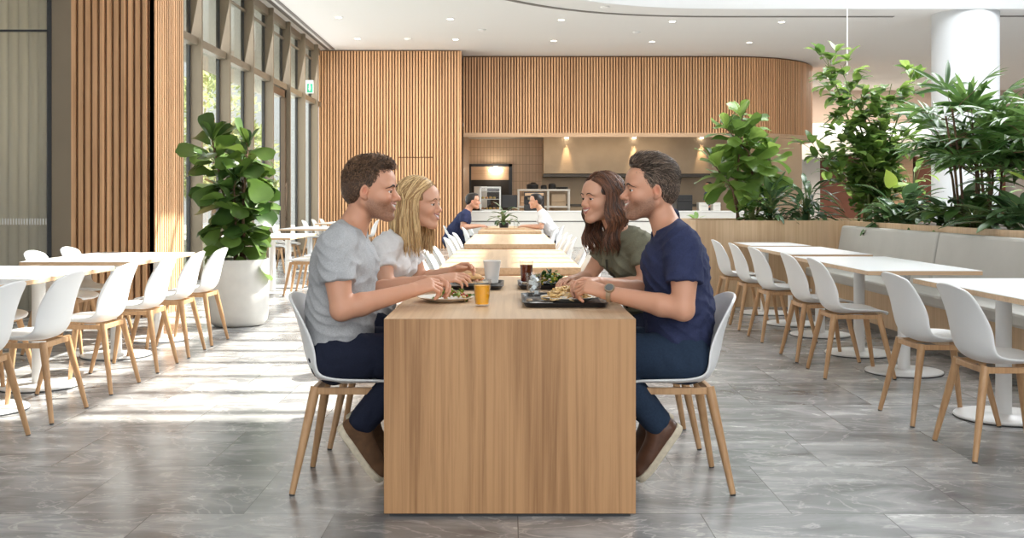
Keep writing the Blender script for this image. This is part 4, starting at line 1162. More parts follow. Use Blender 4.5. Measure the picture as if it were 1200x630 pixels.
def heap(name, loc, r, h, n, cols, size, label, seed, curls=False, cat='food'):
    """a heap of mixed food: nobody could count the pieces"""
    rn = random.Random(seed); root = empty(name, loc); tag(root, label, cat)
    for ci, (pn, mcol) in enumerate(cols):
        mb = MB()
        for k in range(n):
            a = rn.uniform(0, 6.28); q = math.sqrt(rn.random()); rr = q * r
            z = (1 - q * q) * h * rn.uniform(0.75, 1.0) + size * 0.45
            c = np.array([rr * math.cos(a), rr * math.sin(a), z])
            if curls:
                th = rn.uniform(0, 6.28); ph = rn.uniform(-0.4, 0.4); rad = size * rn.uniform(0.6, 1.2)
                u = np.array([math.cos(th), math.sin(th), ph]); v = np.array([-math.sin(th), math.cos(th), rn.uniform(-0.4, 0.4)])
                tt = np.linspace(0, rn.uniform(2.5, 4.5), 7)
                mb.tube([c + rad * (u * math.cos(x) + v * math.sin(x)) for x in tt], size * 0.26, n=5)
            elif pn in ('lettuce', 'herbs'):
                d = sph(rn.uniform(0, 6.28), rn.uniform(-0.2, 1.2)); leaf(mb, c, d, (0, 0, 1), size * 2.6, size * 1.7, 'ov', rn.uniform(0.5, 2), 0.3, 4, 0.12, rn)
            else:
                s = size * rn.uniform(0.5, 0.9)
                mb.lathe([(0, -s * .5), (s * .45, -s * .4), (s * .6, 0), (s * .4, s * .4), (0, s * .45)], tuple(c), 7)
        o = mb.build(pn, mcol, root, smooth=True, solid=0.0008 if pn in ('lettuce', 'herbs') else 0); o['kind'] = 'stuff'
    return root
lett = leafmat('lettuce', (0.12, 0.22, 0.03), (0.35, 0.45, 0.08), 0.3, 0.4)
dkg = leafmat('herb_green', (0.02, 0.06, 0.012), (0.06, 0.14, 0.03), 0.2, 0.4)
corn = plain('chickpea', (0.62, 0.42, 0.16), 0.5); tomato = plain('tomato', (0.45, 0.05, 0.02), 0.3); past = plain('pasta', (0.80, 0.52, 0.20), 0.4, noise=0.15, nscale=60)
ham = plain('ham_pieces', (0.62, 0.30, 0.18), 0.5); yel = plain('sweetcorn', (0.72, 0.50, 0.06), 0.4)
heap('mixed_salad', (-0.245, 4.70, TZ + 0.008), 0.075, 0.030, 22, [('lettuce', lett), ('chickpeas', corn), ('tomato', tomato)], 0.014, 'mixed green salad with chickpeas on the plate of the man in grey', 1)
heap('pasta', (0.25, 4.64, TZ + 0.015), 0.095, 0.052, 60, [('pasta', past), ('noodles', plain('noodle', (0.86, 0.62, 0.32), 0.4))], 0.015, 'heap of orange-gold pasta on the plate of the man in navy', 2, True)
heap('green_salad', (0.20, 5.46, TZ + 0.014), 0.075, 0.055, 26, [('herbs', dkg), ('lettuce', lett), ('sweetcorn', yel)], 0.016, 'green leafy salad with sweetcorn on the far tray', 3)
# toasted sandwich
root = empty('toasted_sandwich', (-0.20, 5.48, TZ + 0.0145)); tag(root, 'toasted sandwich with orange filling on the blonde woman\'s tray', 'food')
MB().lathe([(0, 0), (0.058, 0.002), (0.064, 0.010), (0.06, 0.018), (0, 0.018)], (0, 0, 0), 20).build('bread_base', plain('toast', (0.60, 0.36, 0.15), 0.8, noise=0.2, nscale=50), root, smooth=True)
rn = random.Random(8); mb = MB()
for k in range(40):
    a = rn.uniform(0, 6.28); r = 0.05 * math.sqrt(rn.random()) + 0.008; mb.lathe([(0, 0), (0.011, 0.002), (0.009, 0.010), (0, 0.012)], (r * math.cos(a), r * math.sin(a), 0.016 + rn.uniform(0, 0.012)), 7)
o = mb.build('filling', plain('filling_orange', (0.70, 0.25, 0.06), 0.45), root, smooth=True); o['kind'] = 'stuff'
MB().lathe([(0, 0.034), (0.06, 0.030), (0.058, 0.044), (0.04, 0.054), (0, 0.058)], (0, 0, 0), 20).build('bread_top', plain('toast_top', (0.66, 0.38, 0.15), 0.7, noise=0.2, nscale=40), root, smooth=True)
# salt cellars on trays, napkin
for (x, y, lab) in ((0.083, 4.475, 'small metal-lidded shaker at the left corner of the near tray'), (0.075, 5.40, 'small metal-lidded shaker on the left of the far tray')):
    root = empty('salt_shaker', (x, y, TZ + 0.0075)); tag(root, lab, 'shaker')
    MB().lathe([(0, 0), (0.013, 0), (0.013, 0.016), (0, 0.016)], (0, 0, 0), 16).build('jar', M['glassware'], root, smooth='auto')
    MB().lathe([(0, 0.016), (0.0135, 0.016), (0.0135, 0.022), (0.008, 0.026), (0, 0.026)], (0, 0, 0), 16).build('lid', M['steel'], root, smooth='auto')
root = MB().grid(np.array([[(x, y, 0.0015 + 0.001 * math.sin(x * 90 + y * 60)) for y in np.linspace(-0.06, 0.06, 8)] for x in np.linspace(-0.05, 0.05, 8)])).build('paper_napkin', M['paper'], None, smooth=True, solid=0.0012)
root.location = (0.135, 4.50, TZ + 0.0075); tag(root, 'white paper napkin on the near black tray beside the pasta plate', 'napkin')
# distant table things
tumbler('water_glass', (0.10, 17.3, TZ), 0.12, 0.035, 0.042, None, None, 0, 'small clear glass on the farthest table')
root = empty('wooden_board', (-0.05, 17.45, TZ)); tag(root, 'pale wooden serving board on the farthest table', 'board')
MB().box((-0.35, -0.12, 0), (0.30, 0.12, 0.02)).build('board', M['oak_top'], root, bevel=0.004)
root.location = (-0.05, 17.0, TZ)
# ================================================================== people: one continuous skin surface per person
f32 = np.float32
def A(*v): return np.array(v, f32)
def smin(a, b, k):
    if k <= 0: return np.minimum(a, b)
    h = np.clip(0.5 + 0.5 * (b - a) / k, 0, 1)
    return b * (1 - h) + a * h - k * h * (1 - h)
def smax(a, b, k): return -smin(-a, -b, k)
def cone(p, a, b, ra, rb, sc=None):
    a = A(*a); b = A(*b)
    if sc is not None:
        s = A(*sc); p = p / s; a = a / s; b = b / s
    ba = b - a; pa = p - a
    t = np.clip(pa @ ba / max(1e-9, float(ba @ ba)), 0, 1)
    return np.linalg.norm(pa - t[:, None] * ba, axis=1) - (ra + (rb - ra) * t)
def ell(p, c, r, R=None):
    q = p - A(*c)
    if R is not None: q = q @ np.array(R, f32)
    r = A(*r)
    k0 = np.linalg.norm(q / r, axis=1); k1 = np.linalg.norm(q / (r * r), axis=1) + 1e-9
    return k0 * (k0 - 1) / k1
def plane(p, c, n):
    n = A(*n); n = n / np.linalg.norm(n); return (p - A(*c)) @ n
def wr(p, f=1.0, seed=0.0, sx=1.0, sz=1.0):
    x, y, z = p[:, 0] * sx * f + seed, p[:, 1] * f + seed * 1.7, p[:, 2] * sz * f
    a = np.sin(x * 31 + 2.1 * np.sin(z * 17 + y * 9) + z * 24) * 0.5
    b = np.sin(z * 47 - x * 33 + 1.7 * np.sin(y * 23 + x * 13)) * 0.3
    c = np.sin(x * 83 + y * 71 + 1.3 * np.sin(z * 51)) * 0.2
    v = a + b + c
    return 1 - 2 * np.abs(v)
def folds(p, seed=0.0):
    x, y, z = p[:, 0] + seed, p[:, 1], p[:, 2]
    u = z * 1.0 + .55 * x + .25 * np.sin(y * 11 + seed) * .2
    a = np.sin(u * 58 + 2.2 * np.sin(x * 15 + y * 13 + seed * 3) + 1.1 * np.sin(z * 21 - y * 17))
    m = .5 + .5 * np.sin(x * 9 + y * 14 + z * 7 + seed)
    u2 = z * .8 - .8 * x
    b = np.sin(u2 * 44 + 2.0 * np.sin(y * 16 + z * 12 + seed))
    return -(np.abs(a) ** .6 * m + np.abs(b) ** .6 * (1 - m)) + .6

def eval_grid(sdf, lo, hi, h):
    lo = np.array(lo, f32); nb = np.ceil((np.array(hi) - lo) / (4 * h)).astype(int) + 1
    bc = np.stack(np.meshgrid(*[np.arange(n) for n in nb], indexing='ij'), -1).reshape(-1, 3)
    cp = (lo + (bc * 4 + 1.5) * h).astype(f32)
    cd = sdf(cp)
    act = np.abs(cd) < 4 * h * 1.9 + 0.004
    n = nb * 4
    F = np.repeat(np.repeat(np.repeat(cd.reshape(nb), 4, 0), 4, 1), 4, 2).astype(f32)
    off = np.stack(np.meshgrid(*[np.arange(4)] * 3, indexing='ij'), -1).reshape(-1, 3)
    idx = (bc[act][:, None, :] * 4 + off[None]).reshape(-1, 3)
    for s in range(0, len(idx), 300000):
        ii = idx[s:s + 300000]
        F[ii[:, 0], ii[:, 1], ii[:, 2]] = sdf((lo + ii * h).astype(f32))
    return F, lo

def surfnet(F, lo, h):
    I = F < 0
    c = np.zeros(tuple(s - 1 for s in F.shape), np.int8)
    for dx in (0, 1):
        for dy in (0, 1):
            for dz in (0, 1):
                c += I[dx:F.shape[0]-1+dx, dy:F.shape[1]-1+dy, dz:F.shape[2]-1+dz]
    mask = (c > 0) & (c < 8)
    cells = np.argwhere(mask)
    idx = np.full(mask.shape, -1, np.int64); idx[mask] = np.arange(len(cells))
    acc = np.zeros((len(cells), 3)); cnt = np.zeros(len(cells))
    for ax in range(3):
        o1, o2 = [(1, 2), (2, 0), (0, 1)][ax]
        for u in (0, 1):
            for v in (0, 1):
                o = np.zeros(3, int); o[o1] = u; o[o2] = v
                a = cells + o; b = a.copy(); b[:, ax] += 1
                fa = F[a[:, 0], a[:, 1], a[:, 2]]; fb = F[b[:, 0], b[:, 1], b[:, 2]]
                m = (fa < 0) != (fb < 0)
                t = np.where(m, fa / (fa - fb + 1e-12), 0)
                q = np.tile(o.astype(float), (len(cells), 1)); q[:, ax] += t
                acc[m] += q[m]; cnt[m] += 1
    V = lo + (cells + acc / np.maximum(cnt, 1)[:, None]) * h
    Q = []
    for ax in range(3):
        b_, c_ = (ax + 1) % 3, (ax + 2) % 3
        sl0 = [slice(None)] * 3; sl1 = [slice(None)] * 3
        sl0[ax] = slice(0, -1); sl1[ax] = slice(1, None)
        ch = I[tuple(sl0)] != I[tuple(sl1)]
        e = np.argwhere(ch)
        ok = (e[:, b_] > 0) & (e[:, c_] > 0) & (e[:, b_] < F.shape[b_] - 1) & (e[:, c_] < F.shape[c_] - 1)
        e = e[ok]
        ins = I[e[:, 0], e[:, 1], e[:, 2]]
        def cell(db, dc):
            k = e.copy(); k[:, b_] += db; k[:, c_] += dc; return idx[k[:, 0], k[:, 1], k[:, 2]]
        q = np.stack([cell(-1, -1), cell(0, -1), cell(0, 0), cell(-1, 0)], 1)
        q[~ins] = q[~ins][:, ::-1]
        Q.append(q[(q >= 0).all(1)])
    return V, np.concatenate(Q)

def mesh_np(name, V, Q, mat_, parent, col=None, smooth=True):
    me = bpy.data.meshes.new(name)
    me.from_pydata(V.tolist(), [], Q.tolist()); me.update()
    if smooth: me.polygons.foreach_set('use_smooth', [True] * len(me.polygons))
    me.materials.append(mat_)
    if col is not None:
        ca = me.color_attributes.new('Col', 'FLOAT_COLOR', 'POINT')
        c4 = np.ones((len(V), 4), f32); c4[:, :3] = col
        ca.data.foreach_set('color', c4.ravel())
    o = bpy.data.objects.new(name, me); COL.objects.link(o); o.parent = parent
    return o

def vol(name, sdf, boxes, mat_, parent, colf=None):
    """boxes: [(lo, hi, h), ...] finest last; coarse faces inside finer boxes are dropped"""
    Vs, Qs, n = [], [], 0
    for bi, (lo, hi, h) in enumerate(boxes):
        F, l0 = eval_grid(sdf, lo, hi, h)
        V, Q = surfnet(F, l0, h)
        if len(V) == 0: continue
        hi_ = np.array(hi)
        if bi > 0:
            inb = ((V > np.array(lo)) & (V < hi_)).all(1); Q = Q[inb[Q].all(1)]
        for (lo2, hi2, h2) in boxes[bi + 1:]:
            C_ = V[Q].mean(1)
            ins = ((C_ > np.array(lo2) + h * 1.2) & (C_ < np.array(hi2) - h * 1.2)).all(1); Q = Q[~ins]
        Vs.append(V); Qs.append(Q + n); n += len(V)
    V = np.concatenate(Vs); Q = np.concatenate(Qs)
    used = np.zeros(len(V), bool); used[Q.ravel()] = True
    mp_ = np.cumsum(used) - 1; V = V[used]; Q = mp_[Q]
    return mesh_np(name, V, Q, mat_, parent, colf(V) if colf else None)

# ---- head
ARC = np.linspace(-1, 1, 9)
def arcp(kind):
    y = ARC * .0305
    if kind == 'up': return np.stack([.1015 - 25 * y * y, y, -.0465 + 9 * y * y], 1), .0042 - .0022 * ARC ** 2
    if kind == 'lo': return np.stack([.0975 - 21 * y * y, y, -.0668 + 36 * y * y], 1), .0050 - .0030 * ARC ** 2
    if kind == 'gap': return np.stack([.1030 - 23 * y * y, y, -.0565 + 22 * y * y], 1), .0100 * (1 - ARC ** 2) + .0014
    if kind == 'teeth': return np.stack([.0945 - 22 * y * y, y, -.0535 + 14 * y * y], 1), .0068 * (1 - .5 * ARC ** 2)
def chain(q, kind):
    P, r = arcp(kind); d = None
    for i in range(len(P) - 1):
        e = cone(q, P[i], P[i + 1], r[i], r[i + 1]); d = e if d is None else np.minimum(d, e)
    return d
def head_sdf(q, fem=False):
    d = ell(q, (-.014, 0, .036), (.096, .075, .090))
    d = smin(d, ell(q, (.026, 0, -.022), (.064, .060 if not fem else .058, .084)), .03)
    jw = .050 if not fem else .042
    for s in (-1, 1):
        d = smin(d, cone(q, (-.012, s * jw, -.042), (.062, s * .016, -.094), .021, .018), .024)
        d = smin(d, ell(q, (.062, s * .036, -.024), (.027, .024, .026)), .020)
        d = smin(d, ell(q, (.072, s * .030, .024), (.022, .026, .009)), .014)
    d = smin(d, ell(q, (.078 if not fem else .074, 0, -.098), (.020, .020, .017)), .020)
    d = smin(d, ell(q, (.052, 0, .050), (.045, .056, .046)), .03)
    for s in (-1, 1):
        d = smax(d, -ell(q, (.104, s * .032, .003), (.016, .016, .010)), .012)
        d = smin(d, ell(q, (.0790, s * .031, .0085), (.0150, .0155, .0060)), .003)
        d = smin(d, ell(q, (.0780, s * .031, -.0065), (.0140, .0145, .0050)), .004)
    nl = .004 if not fem else 0.0
    d = smin(d, cone(q, (.086, 0, .012), (.104 + nl, 0, -.022), .0085, .0105), .012)
    d = smin(d, ell(q, (.1065 + nl, 0, -.0265), (.0125, .0115, .0100)), .007)
    for s in (-1, 1):
        d = smin(d, ell(q, (.0985, s * .0125, -.0300), (.0110, .0075, .0075)), .005)
    d = smin(d, ell(q, (.083, 0, -.057), (.0175, .030, .024)), .016)
    d = smax(d, -chain(q, 'gap'), .002)
    d = smin(d, chain(q, 'teeth'), .0005)
    d = smin(d, chain(q, 'up'), .0035); d = smin(d, chain(q, 'lo'), .004)
    for s in (-1, 1):
        R = np.array(Euler((0, 0.25, s * -0.40)).to_matrix())
        e = ell(q, (-.008, s * .0775, .000), (.0165, .0070, .0285), R)
        e = smax(e, -ell(q, (-.004, s * .0870, .003), (.0105, .0100, .0185), R), .001)
        e = smin(e, ell(q, (-.003, s * .0735, -.025), (.0085, .0060, .0095)), .006)
        d = smin(d, e, .003)
    return d
def face_at(y, z, fem, lift=0.0):
    """point on the face surface for a given y, z (head frame)"""
    xs = np.linspace(.14, .03, 111); q = np.stack([xs, np.full(111, y), np.full(111, z)], 1).astype(f32)
    d = head_sdf(q, fem); i = int(np.argmax(d < 0)); return (xs[i] + lift, y, z)

def hand_prims(w, d, n, side, curl, spread=0.0, sc=1.0, thumb_in=0.5):
    """w wrist, d direction, n back-of-hand normal. side +1 = right hand, -1 = left."""
    w = np.array(w, float); d = np.array(d, float); d /= np.linalg.norm(d)
    n = np.array(n, float); n -= d * np.dot(n, d); n /= np.linalg.norm(n)
    s = np.cross(n, d) * side
    P = []
    offs = (.0285, .0095, -.0095, -.0270); ml = (.090, .093, .088, .080)
    for o, m_ in zip(offs, ml):
        P.append((w + s * o * 0.55 * sc + d * .008, w + d * m_ * sc * .96 + s * o * sc, .0175 * sc, .0115 * sc, .016))
    P.append((w + d * .03 * sc + s * .018 * sc - n * .006, w + d * .055 * sc + s * .028 * sc - n * .008, .017 * sc, .014 * sc, .012))
    for i, (o, m_) in enumerate(zip(offs, ml)):
        L = [x * (0.95, 1.05, 0.98, 0.78)[i] * sc for x in (.046, .027, .021)]
        k = w + d * m_ * sc + s * o * sc
        c = curl[i] if hasattr(curl, '__len__') else curl
        ang = 0.0; p = k; r = (.0098, .0088, .0078, .0066)
        for j in range(3):
            ang += c * (0.9, 1.15, 0.75)[j]
            dd = d * math.cos(ang) - n * math.sin(ang) + s * (spread * (1.5 - i) * 0.10)
            dd /= np.linalg.norm(dd)
            e = p + dd * L[j]
            P.append((p, e, r[j] * sc * (.95 if i == 3 else 1), r[j + 1] * sc * (.95 if i == 3 else 1), .0035)); p = e
    # thumb
    a = w + d * .030 * sc + s * .024 * sc - n * .006
    b = w + d * .062 * sc + s * (.050 - .012 * thumb_in) * sc - n * (.010 + .014 * thumb_in)
    c = b + (d * .032 + s * (.010 - .022 * thumb_in) - n * (.004 + .010 * thumb_in)) * sc
    e = c + (d * .024 - s * (.004 + .012 * thumb_in) - n * .006) * sc
    P += [(a, b, .015 * sc, .0118 * sc, .008), (b, c, .0115 * sc, .0100 * sc, .003), (c, e, .0100 * sc, .0082 * sc, .003)]
    return P

M['skin'] = vcol('skin', 0.48, 0.12, 0.08, 500, 0.4)
M['hairm'] = vcol('hair', 0.42, 0, 0, 300, 0.5)
M['eye'] = vcol('eye', 0.12, 0, 0)
def cloth(name, col, noise=0.1, nscale=180, rough=0.9, bump=0.25, bscale=400): return plain(name, col, rough, noise=noise, nscale=nscale, bump=bump, bscale=bscale, spec=0.2)
M['tee_grey'] = cloth('heather_grey_jersey', (0.44, 0.45, 0.465), 0.16, 220)
M['tee_navy'] = cloth('navy_jersey', (0.034, 0.042, 0.098), 0.12, 160)
M['tee_white'] = cloth('white_jersey', (0.80, 0.80, 0.81), 0.04, 120)
M['olive'] = cloth('olive_linen', (0.21, 0.205, 0.145), 0.12, 200)
M['navy_pants'] = cloth('navy_chino', (0.015, 0.019, 0.038), 0.12, 200)
M['jeans'] = cloth('blue_denim', (0.022, 0.038, 0.070), 0.14, 150)
M['shoe1'] = plain('brown_suede', (0.13, 0.065, 0.03), 0.85, noise=0.2, nscale=40)
M['shoe2'] = plain('brown_leather', (0.10, 0.042, 0.022), 0.45, noise=0.2, nscale=30)
M['sole'] = plain('cream_rubber_sole', (0.62, 0.55, 0.42), 0.7, noise=0.12, nscale=60)

def person(spec):
    g = spec.get
    root = empty('person', (*spec['at'], 0), math.radians(spec['yaw']))
    tag(root, spec['label'], 'person', g('group'))
    S = spec['joints']; res = g('res', 1.0); fem = g('fem', False)
    hs = g('hs', 1.0); hc = np.array(S['head'], f32)
    Rh = np.array(Euler((g('hroll', 0), g('hpitch', 0), g('hyaw', 0)), 'XYZ').to_matrix(), f32)
    pel, wai, che, shc, nb = (np.array(S[k], float) for k in ('pelvis', 'waist', 'chest', 'shoulder_mid', 'neck'))
    rp_, rw_, rc_ = S.get('radii', (.115, .112, .120)); sy = S.get('sy', 1.38); hw = S.get('hw', .175)
    arm_r = S.get('arm_r', (.058, .046, .040, .028))
    arms = S['arms']         # list of (side, shoulder, elbow, wrist, hand_dir, hand_normal, curl)
    legs = S['legs']         # list of (hip, knee, ankle)
    lr = S.get('leg_r', (.090, .062, .043))
    def torso(p, o):
        d = cone(p, pel, wai, rp_ + o, rw_ + o, (1, sy, 1))
        d = smin(d, cone(p, wai, che, rw_ + o, rc_ + o, (1, sy, 1)), .04)
        sm = shc
        d = smin(d, cone(p, (sm[0], -hw + .03, sm[2] - .01), (sm[0], hw - .03, sm[2] - .01), .058 + o, .058 + o), .05)
        for s in (-1, 1):
            d = smin(d, cone(p, (nb[0] - .01, s * .02, nb[2]), (sm[0] - .005, s * (hw - .02), sm[2] + .012), .046 + o, .042 + o), .03)
        if fem:
            for s in (-1, 1):
                d = smin(d, ell(p, (che[0] + .058, s * .062, che[2] - .008), (.056 + o, .054 + o, .052 + o)), .03)
        return d
    def armd(p, o, part='all', sl=0.5):
        d = None
        for (side, sh, el, wrp, hd, hn, cu) in arms:
            sh, el, wrp = (np.array(x, float) for x in (sh, el, wrp))
            if part == 'all':
                m1 = sh + (el - sh) * 0.45
                e = cone(p, sh, m1, arm_r[0] + o, arm_r[1] + .003 + o); e = smin(e, cone(p, m1, el, arm_r[1] + .003 + o, arm_r[2] + o), .01)
                m2 = el + (wrp - el) * 0.28
                e = smin(e, cone(p, el, m2, arm_r[2] + o, arm_r[2] + .003 + o), .018)
                e = smin(e, cone(p, m2, wrp, arm_r[2] + .003 + o, arm_r[3] + o), .015)
            else:
                hem = sh + (el - sh) * sl; dr_ = (el - sh) / np.linalg.norm(el - sh)
                e = cone(p, sh, sh + (el - sh) * (sl + .2), arm_r[0] + o + .006, arm_r[1] + o + .018)
                e = np.maximum(e, (p - hem.astype(f32)) @ dr_.astype(f32))
            d = e if d is None else np.minimum(d, e)
        return d
    def hands(p):
        d = np.full(len(p), 9, f32)
        for (side, sh, el, wrp, hd, hn, cu) in arms:
            c = np.array(wrp, f32) + np.array(hd, f32) / np.linalg.norm(hd) * .09
            far = np.linalg.norm(p - c, axis=1); m = far < .22
            dd = far - .12
            if m.any():
                q = p[m]; e = np.full(len(q), 9, f32)
                for (a, b, ra, rb, k) in hand_prims(wrp, hd, hn, side, cu, g('spread', 0.6), g('hand_sc', 1.0)):
                    e = smin(e, cone(q, a, b, ra, rb), k)
                dd[m] = e
            d = np.minimum(d, dd)
        return d
    def legd(p, o):
        d = None
        for (hip, kn, an) in legs:
            hip, kn, an = (np.array(x, float) for x in (hip, kn, an))
            m_ = kn + (an - kn) * 0.3
            e = cone(p, hip, kn, lr[0] + o, lr[1] + o)
            e = smin(e, cone(p, kn, m_, lr[1] + o, lr[1] - .004 + o), .02); e = smin(e, cone(p, m_, an, lr[1] - .004 + o, lr[2] + o), .02)
            d = e if d is None else smin(d, e, .006)
        return d
    def headw(p):
        q = (p - hc) @ Rh / hs
        far = np.linalg.norm(q, axis=1); m = far < .2
        d = (far - .13) * hs
        if m.any(): d[m] = head_sdf(q[m], fem) * hs
        return d
    nr = g('neck_r', .056)
    nbase = nb + np.array((-.012, 0, -.01))
    ntop = hc + (Rh @ A(-.026, 0, -.045)) * hs
    def skin(p):
        d = torso(p, 0)
        d = smin(d, armd(p, 0), .03)
        d = smin(d, legd(p, 0), .04)
        d = smin(d, cone(p, nbase, ntop, nr * 1.10, nr * .96), .03)
        d = smin(d, headw(p), .016)
        d = smin(d, hands(p), .010)
        return d
    allp = [pel, che, hc] + [np.array(x) for a in arms for x in a[1:4]] + [np.array(x) for l in legs for x in l]
    lo = np.min(allp, 0) - .17; hi = np.max(allp, 0) + .17
    boxes = [(lo, hi, .0075 * res)]
    if res < 1.8:
        for a in arms:
            c = np.array(a[3]) + np.array(a[4]) / np.linalg.norm(a[4]) * .07
            boxes.append((c - .115, c + .115, .0030 * res))
        boxes.append((hc - .155 * hs, hc + .16 * hs, .0026 * res))
    else:
        boxes.append((hc - .155 * hs, hc + .16 * hs, .0060))
    base = np.array(spec['skin'], f32); hcol = np.array(spec['hair_col'], f32)
    def skincol(V):
        c = np.tile(base, (len(V), 1))
        q = ((V.astype(f32) - hc) @ Rh) / hs
        nz = np.random.RandomState(5).rand(len(V))
        # cheeks, ears, nose warmer
        for cc, r, amt in (((.075, .036, -.028), .026, .35), ((.075, -.036, -.028), .026, .35), ((.112, 0, -.026), .014, .35), ((-.006, .083, 0), .03, .3), ((-.006, -.083, 0), .03, .3)):
            w_ = np.exp(-((q - A(*cc)) ** 2).sum(1) / (r * r))[:, None] * amt
            c = c * (1 - w_) + c * A(1.12, .80, .72) * w_
        if g('stubble'):
            jawline = 1 / (1 + np.exp((q[:, 2] + .036 - .5 * np.maximum(0, .035 - q[:, 0])) / .006)) / (1 + np.exp(-(q[:, 0] + .004) / .005)) * (np.linalg.norm(q, axis=1) < .16)
            lip = np.exp(-(((q[:, 2] + .040) / .007) ** 2)) * (q[:, 0] > .085) * (np.abs(q[:, 1]) < .03)
            neckf = np.clip((q[:, 2] + .135) / .03, 0, 1)
            s_ = np.clip(np.maximum(jawline * neckf, lip), 0, 1) * (0.42 + 0.30 * nz) * g('stubble')
            c = c * (1 - s_[:, None]) + hcol * 1.1 * s_[:, None]
        nearh = np.linalg.norm(q, axis=1) < .15
        dl = np.minimum(chain(q, 'up'), chain(q, 'lo')); dt = chain(q, 'teeth')
        c[nearh & (dt < .0022) & (q[:, 2] < -.044)] = A(.88, .86, .82)
        c[nearh & (dl < .0016)] = A(*g('lips', (.46, .235, .185)))
        for s_ in (-1, 1):
            ear_shade = np.exp(-((q - A(-.004, s_ * .079, .003)) ** 2 / A(.0075, .0075, .0135) ** 2).sum(1))[:, None]  # shade in the ear hollow, painted into the skin colour
            c = c * (1 - ear_shade * .6) + c * A(.9, .5, .42) * ear_shade * .6
        # knuckle warmth
        return c
    body = vol('body', skin, boxes, M['skin'], root, skincol)
    # eyes
    ev = MB(); ec = []
    for s in (-1, 1):
        n0 = ev.n
        ev.lathe([(0, -.0115), (.004, -.0108), (.008, -.0083), (.0105, -.005), (.0115, 0), (.0105, .005), (.008, .0083), (.0045, .0106), (.0025, .0113), (0, .0116)], (0, 0, 0), 16)
        Vv = ev.v[-1].copy(); r_ = np.hypot(Vv[:, 0], Vv[:, 1]); zz = Vv[:, 2]
        colr = np.tile(A(.80, .78, .75), (len(Vv), 1)); colr[(zz > 0.004) & (r_ < .0085)] = A(*g('eye', (.10, .06, .03))); colr[(zz > 0.0108)] = A(.01, .01, .01)
        X = np.stack([Vv[:, 2], Vv[:, 0], Vv[:, 1]], 1) + np.array((.0800, s * .031, .0008))
        ev.v[-1] = (X * hs) @ Rh.T + hc
        ec.append(colr)
    eo = mesh_np('eye', np.concatenate(ev.v), np.zeros((0, 4), int), M['eye'], root)
    bpy.data.objects.remove(eo)
    me = bpy.data.meshes.new('eyes'); me.from_pydata(np.concatenate(ev.v).tolist(), [], ev.f); me.polygons.foreach_set('use_smooth', [True] * len(me.polygons)); me.materials.append(M['eye'])
    ca = me.color_attributes.new('Col', 'FLOAT_COLOR', 'POINT'); cc4 = np.ones((ev.n, 4), f32); cc4[:, :3] = np.concatenate(ec); ca.data.foreach_set('color', cc4.ravel())
    eo = bpy.data.objects.new('eyes', me); COL.objects.link(eo); eo.parent = root
    # brows and lashes
    bb = MB(); lb = MB()
    for s in (-1, 1):
        T_ = [(.013, .0205), (.022, .0255), (.032, .0272), (.041, .0245), (.048, .0190)]
        T_ += [(.054, .0130)]
        if fem: T_ = [(y, z + .003 - .05 * abs(y - .03)) for y, z in T_]
        pts = [face_at(s * y, z, fem, .0012) for y, z in T_]
        bb.tube(np.array(pts) * hs @ Rh.T + hc, np.array([.0030, .0040, .0040, .0034, .0024, .001]) * (1 if not fem else .60), n=6)
        pts = [face_at(s * y, z, fem, .0004) for y, z in ((.019, .0045), (.026, .0062), (.034, .0064), (.043, .0030))]
        lb.tube(np.array(pts) * hs @ Rh.T + hc, np.array([.0008, .0014, .0016, .001]) * (1 if not fem else 1.3), n=5)
    lb.build('eyelash', M['black'], root, smooth=True)
    o = bb.build('eyebrow', None, root, smooth=True); bm_ = plain('brow_hair', tuple(hcol * .7), 0.6); o.data.materials.append(bm_)
    # clothes
    so = .013
    sl = g('sleeve', .5)
    cutn = g('collar_n', (.5, 0, .87)); cutp = g('collar_p', tuple(nb + (.012, 0, .012)))
    hem = g('hem', ((.02, 0, .50), (-.35, 0, -.93)))
    V_ = g('vneck')
    wa = g('wrinkle', .0072)
    def shirt(p):
        d = torso(p, so + .004)
        d = smin(d, armd(p, so - .004, 'sleeve', sl), .03)
        # looser over the belly
        d = smin(d, cone(p, pel + (.01, 0, .02), wai + (.015, 0, 0), rp_ + so + .006, rw_ + so + g('loose', .006), (1, sy, 1)), .02)
        w1 = wr(p, 1.0, spec['at'][0] * 3 + spec['at'][1]); w2 = wr(p, .5, spec['at'][1] * 2)
        d = d + wa * (w1 * .35 + w2 * .45 - 1.1 * folds(p, spec['at'][0]))
        d = np.maximum(d, plane(p, cutp, cutn)); d = np.maximum(d, plane(p, *hem))
        # open neck
        d = np.maximum(d, -cone(p, nbase + (0, 0, -.02), ntop, nr * 1.10 + .004, nr + .006))
        if V_: d = np.maximum(d, -cone(p, V_[0], V_[1], V_[2], V_[3], (1.6, 1, 1)))
        return d
    vol('shirt', shirt, [(np.array(lo) - .03, hi + .03, .0058 * res)], spec['shirt'], root)
    pc = g('pants_top', .66)
    def pants(p):
        d = cone(p, pel, pel + (wai - pel) * .5, rp_ + .010, rp_ + .008, (1, sy, 1))
        d = smin(d, legd(p, .013), .04)
        d = d + .0035 * wr(p, .8, 2.0)
        d = smax(d, p[:, 2] - pc, .002)
        for (hip, kn, an) in legs:
            k_ = np.array(kn); a_ = np.array(an); dr_ = (a_ - k_) / np.linalg.norm(a_ - k_)
            e = plane(p, a_ + dr_ * .035, dr_)
            near = np.linalg.norm(p - a_.astype(f32), axis=1) < .16
            d = np.where(near, np.maximum(d, e), d)
        return d
    vol('trousers', pants, [(np.array(lo) - .03, hi + .03, .0065 * res)], spec['pants'], root)
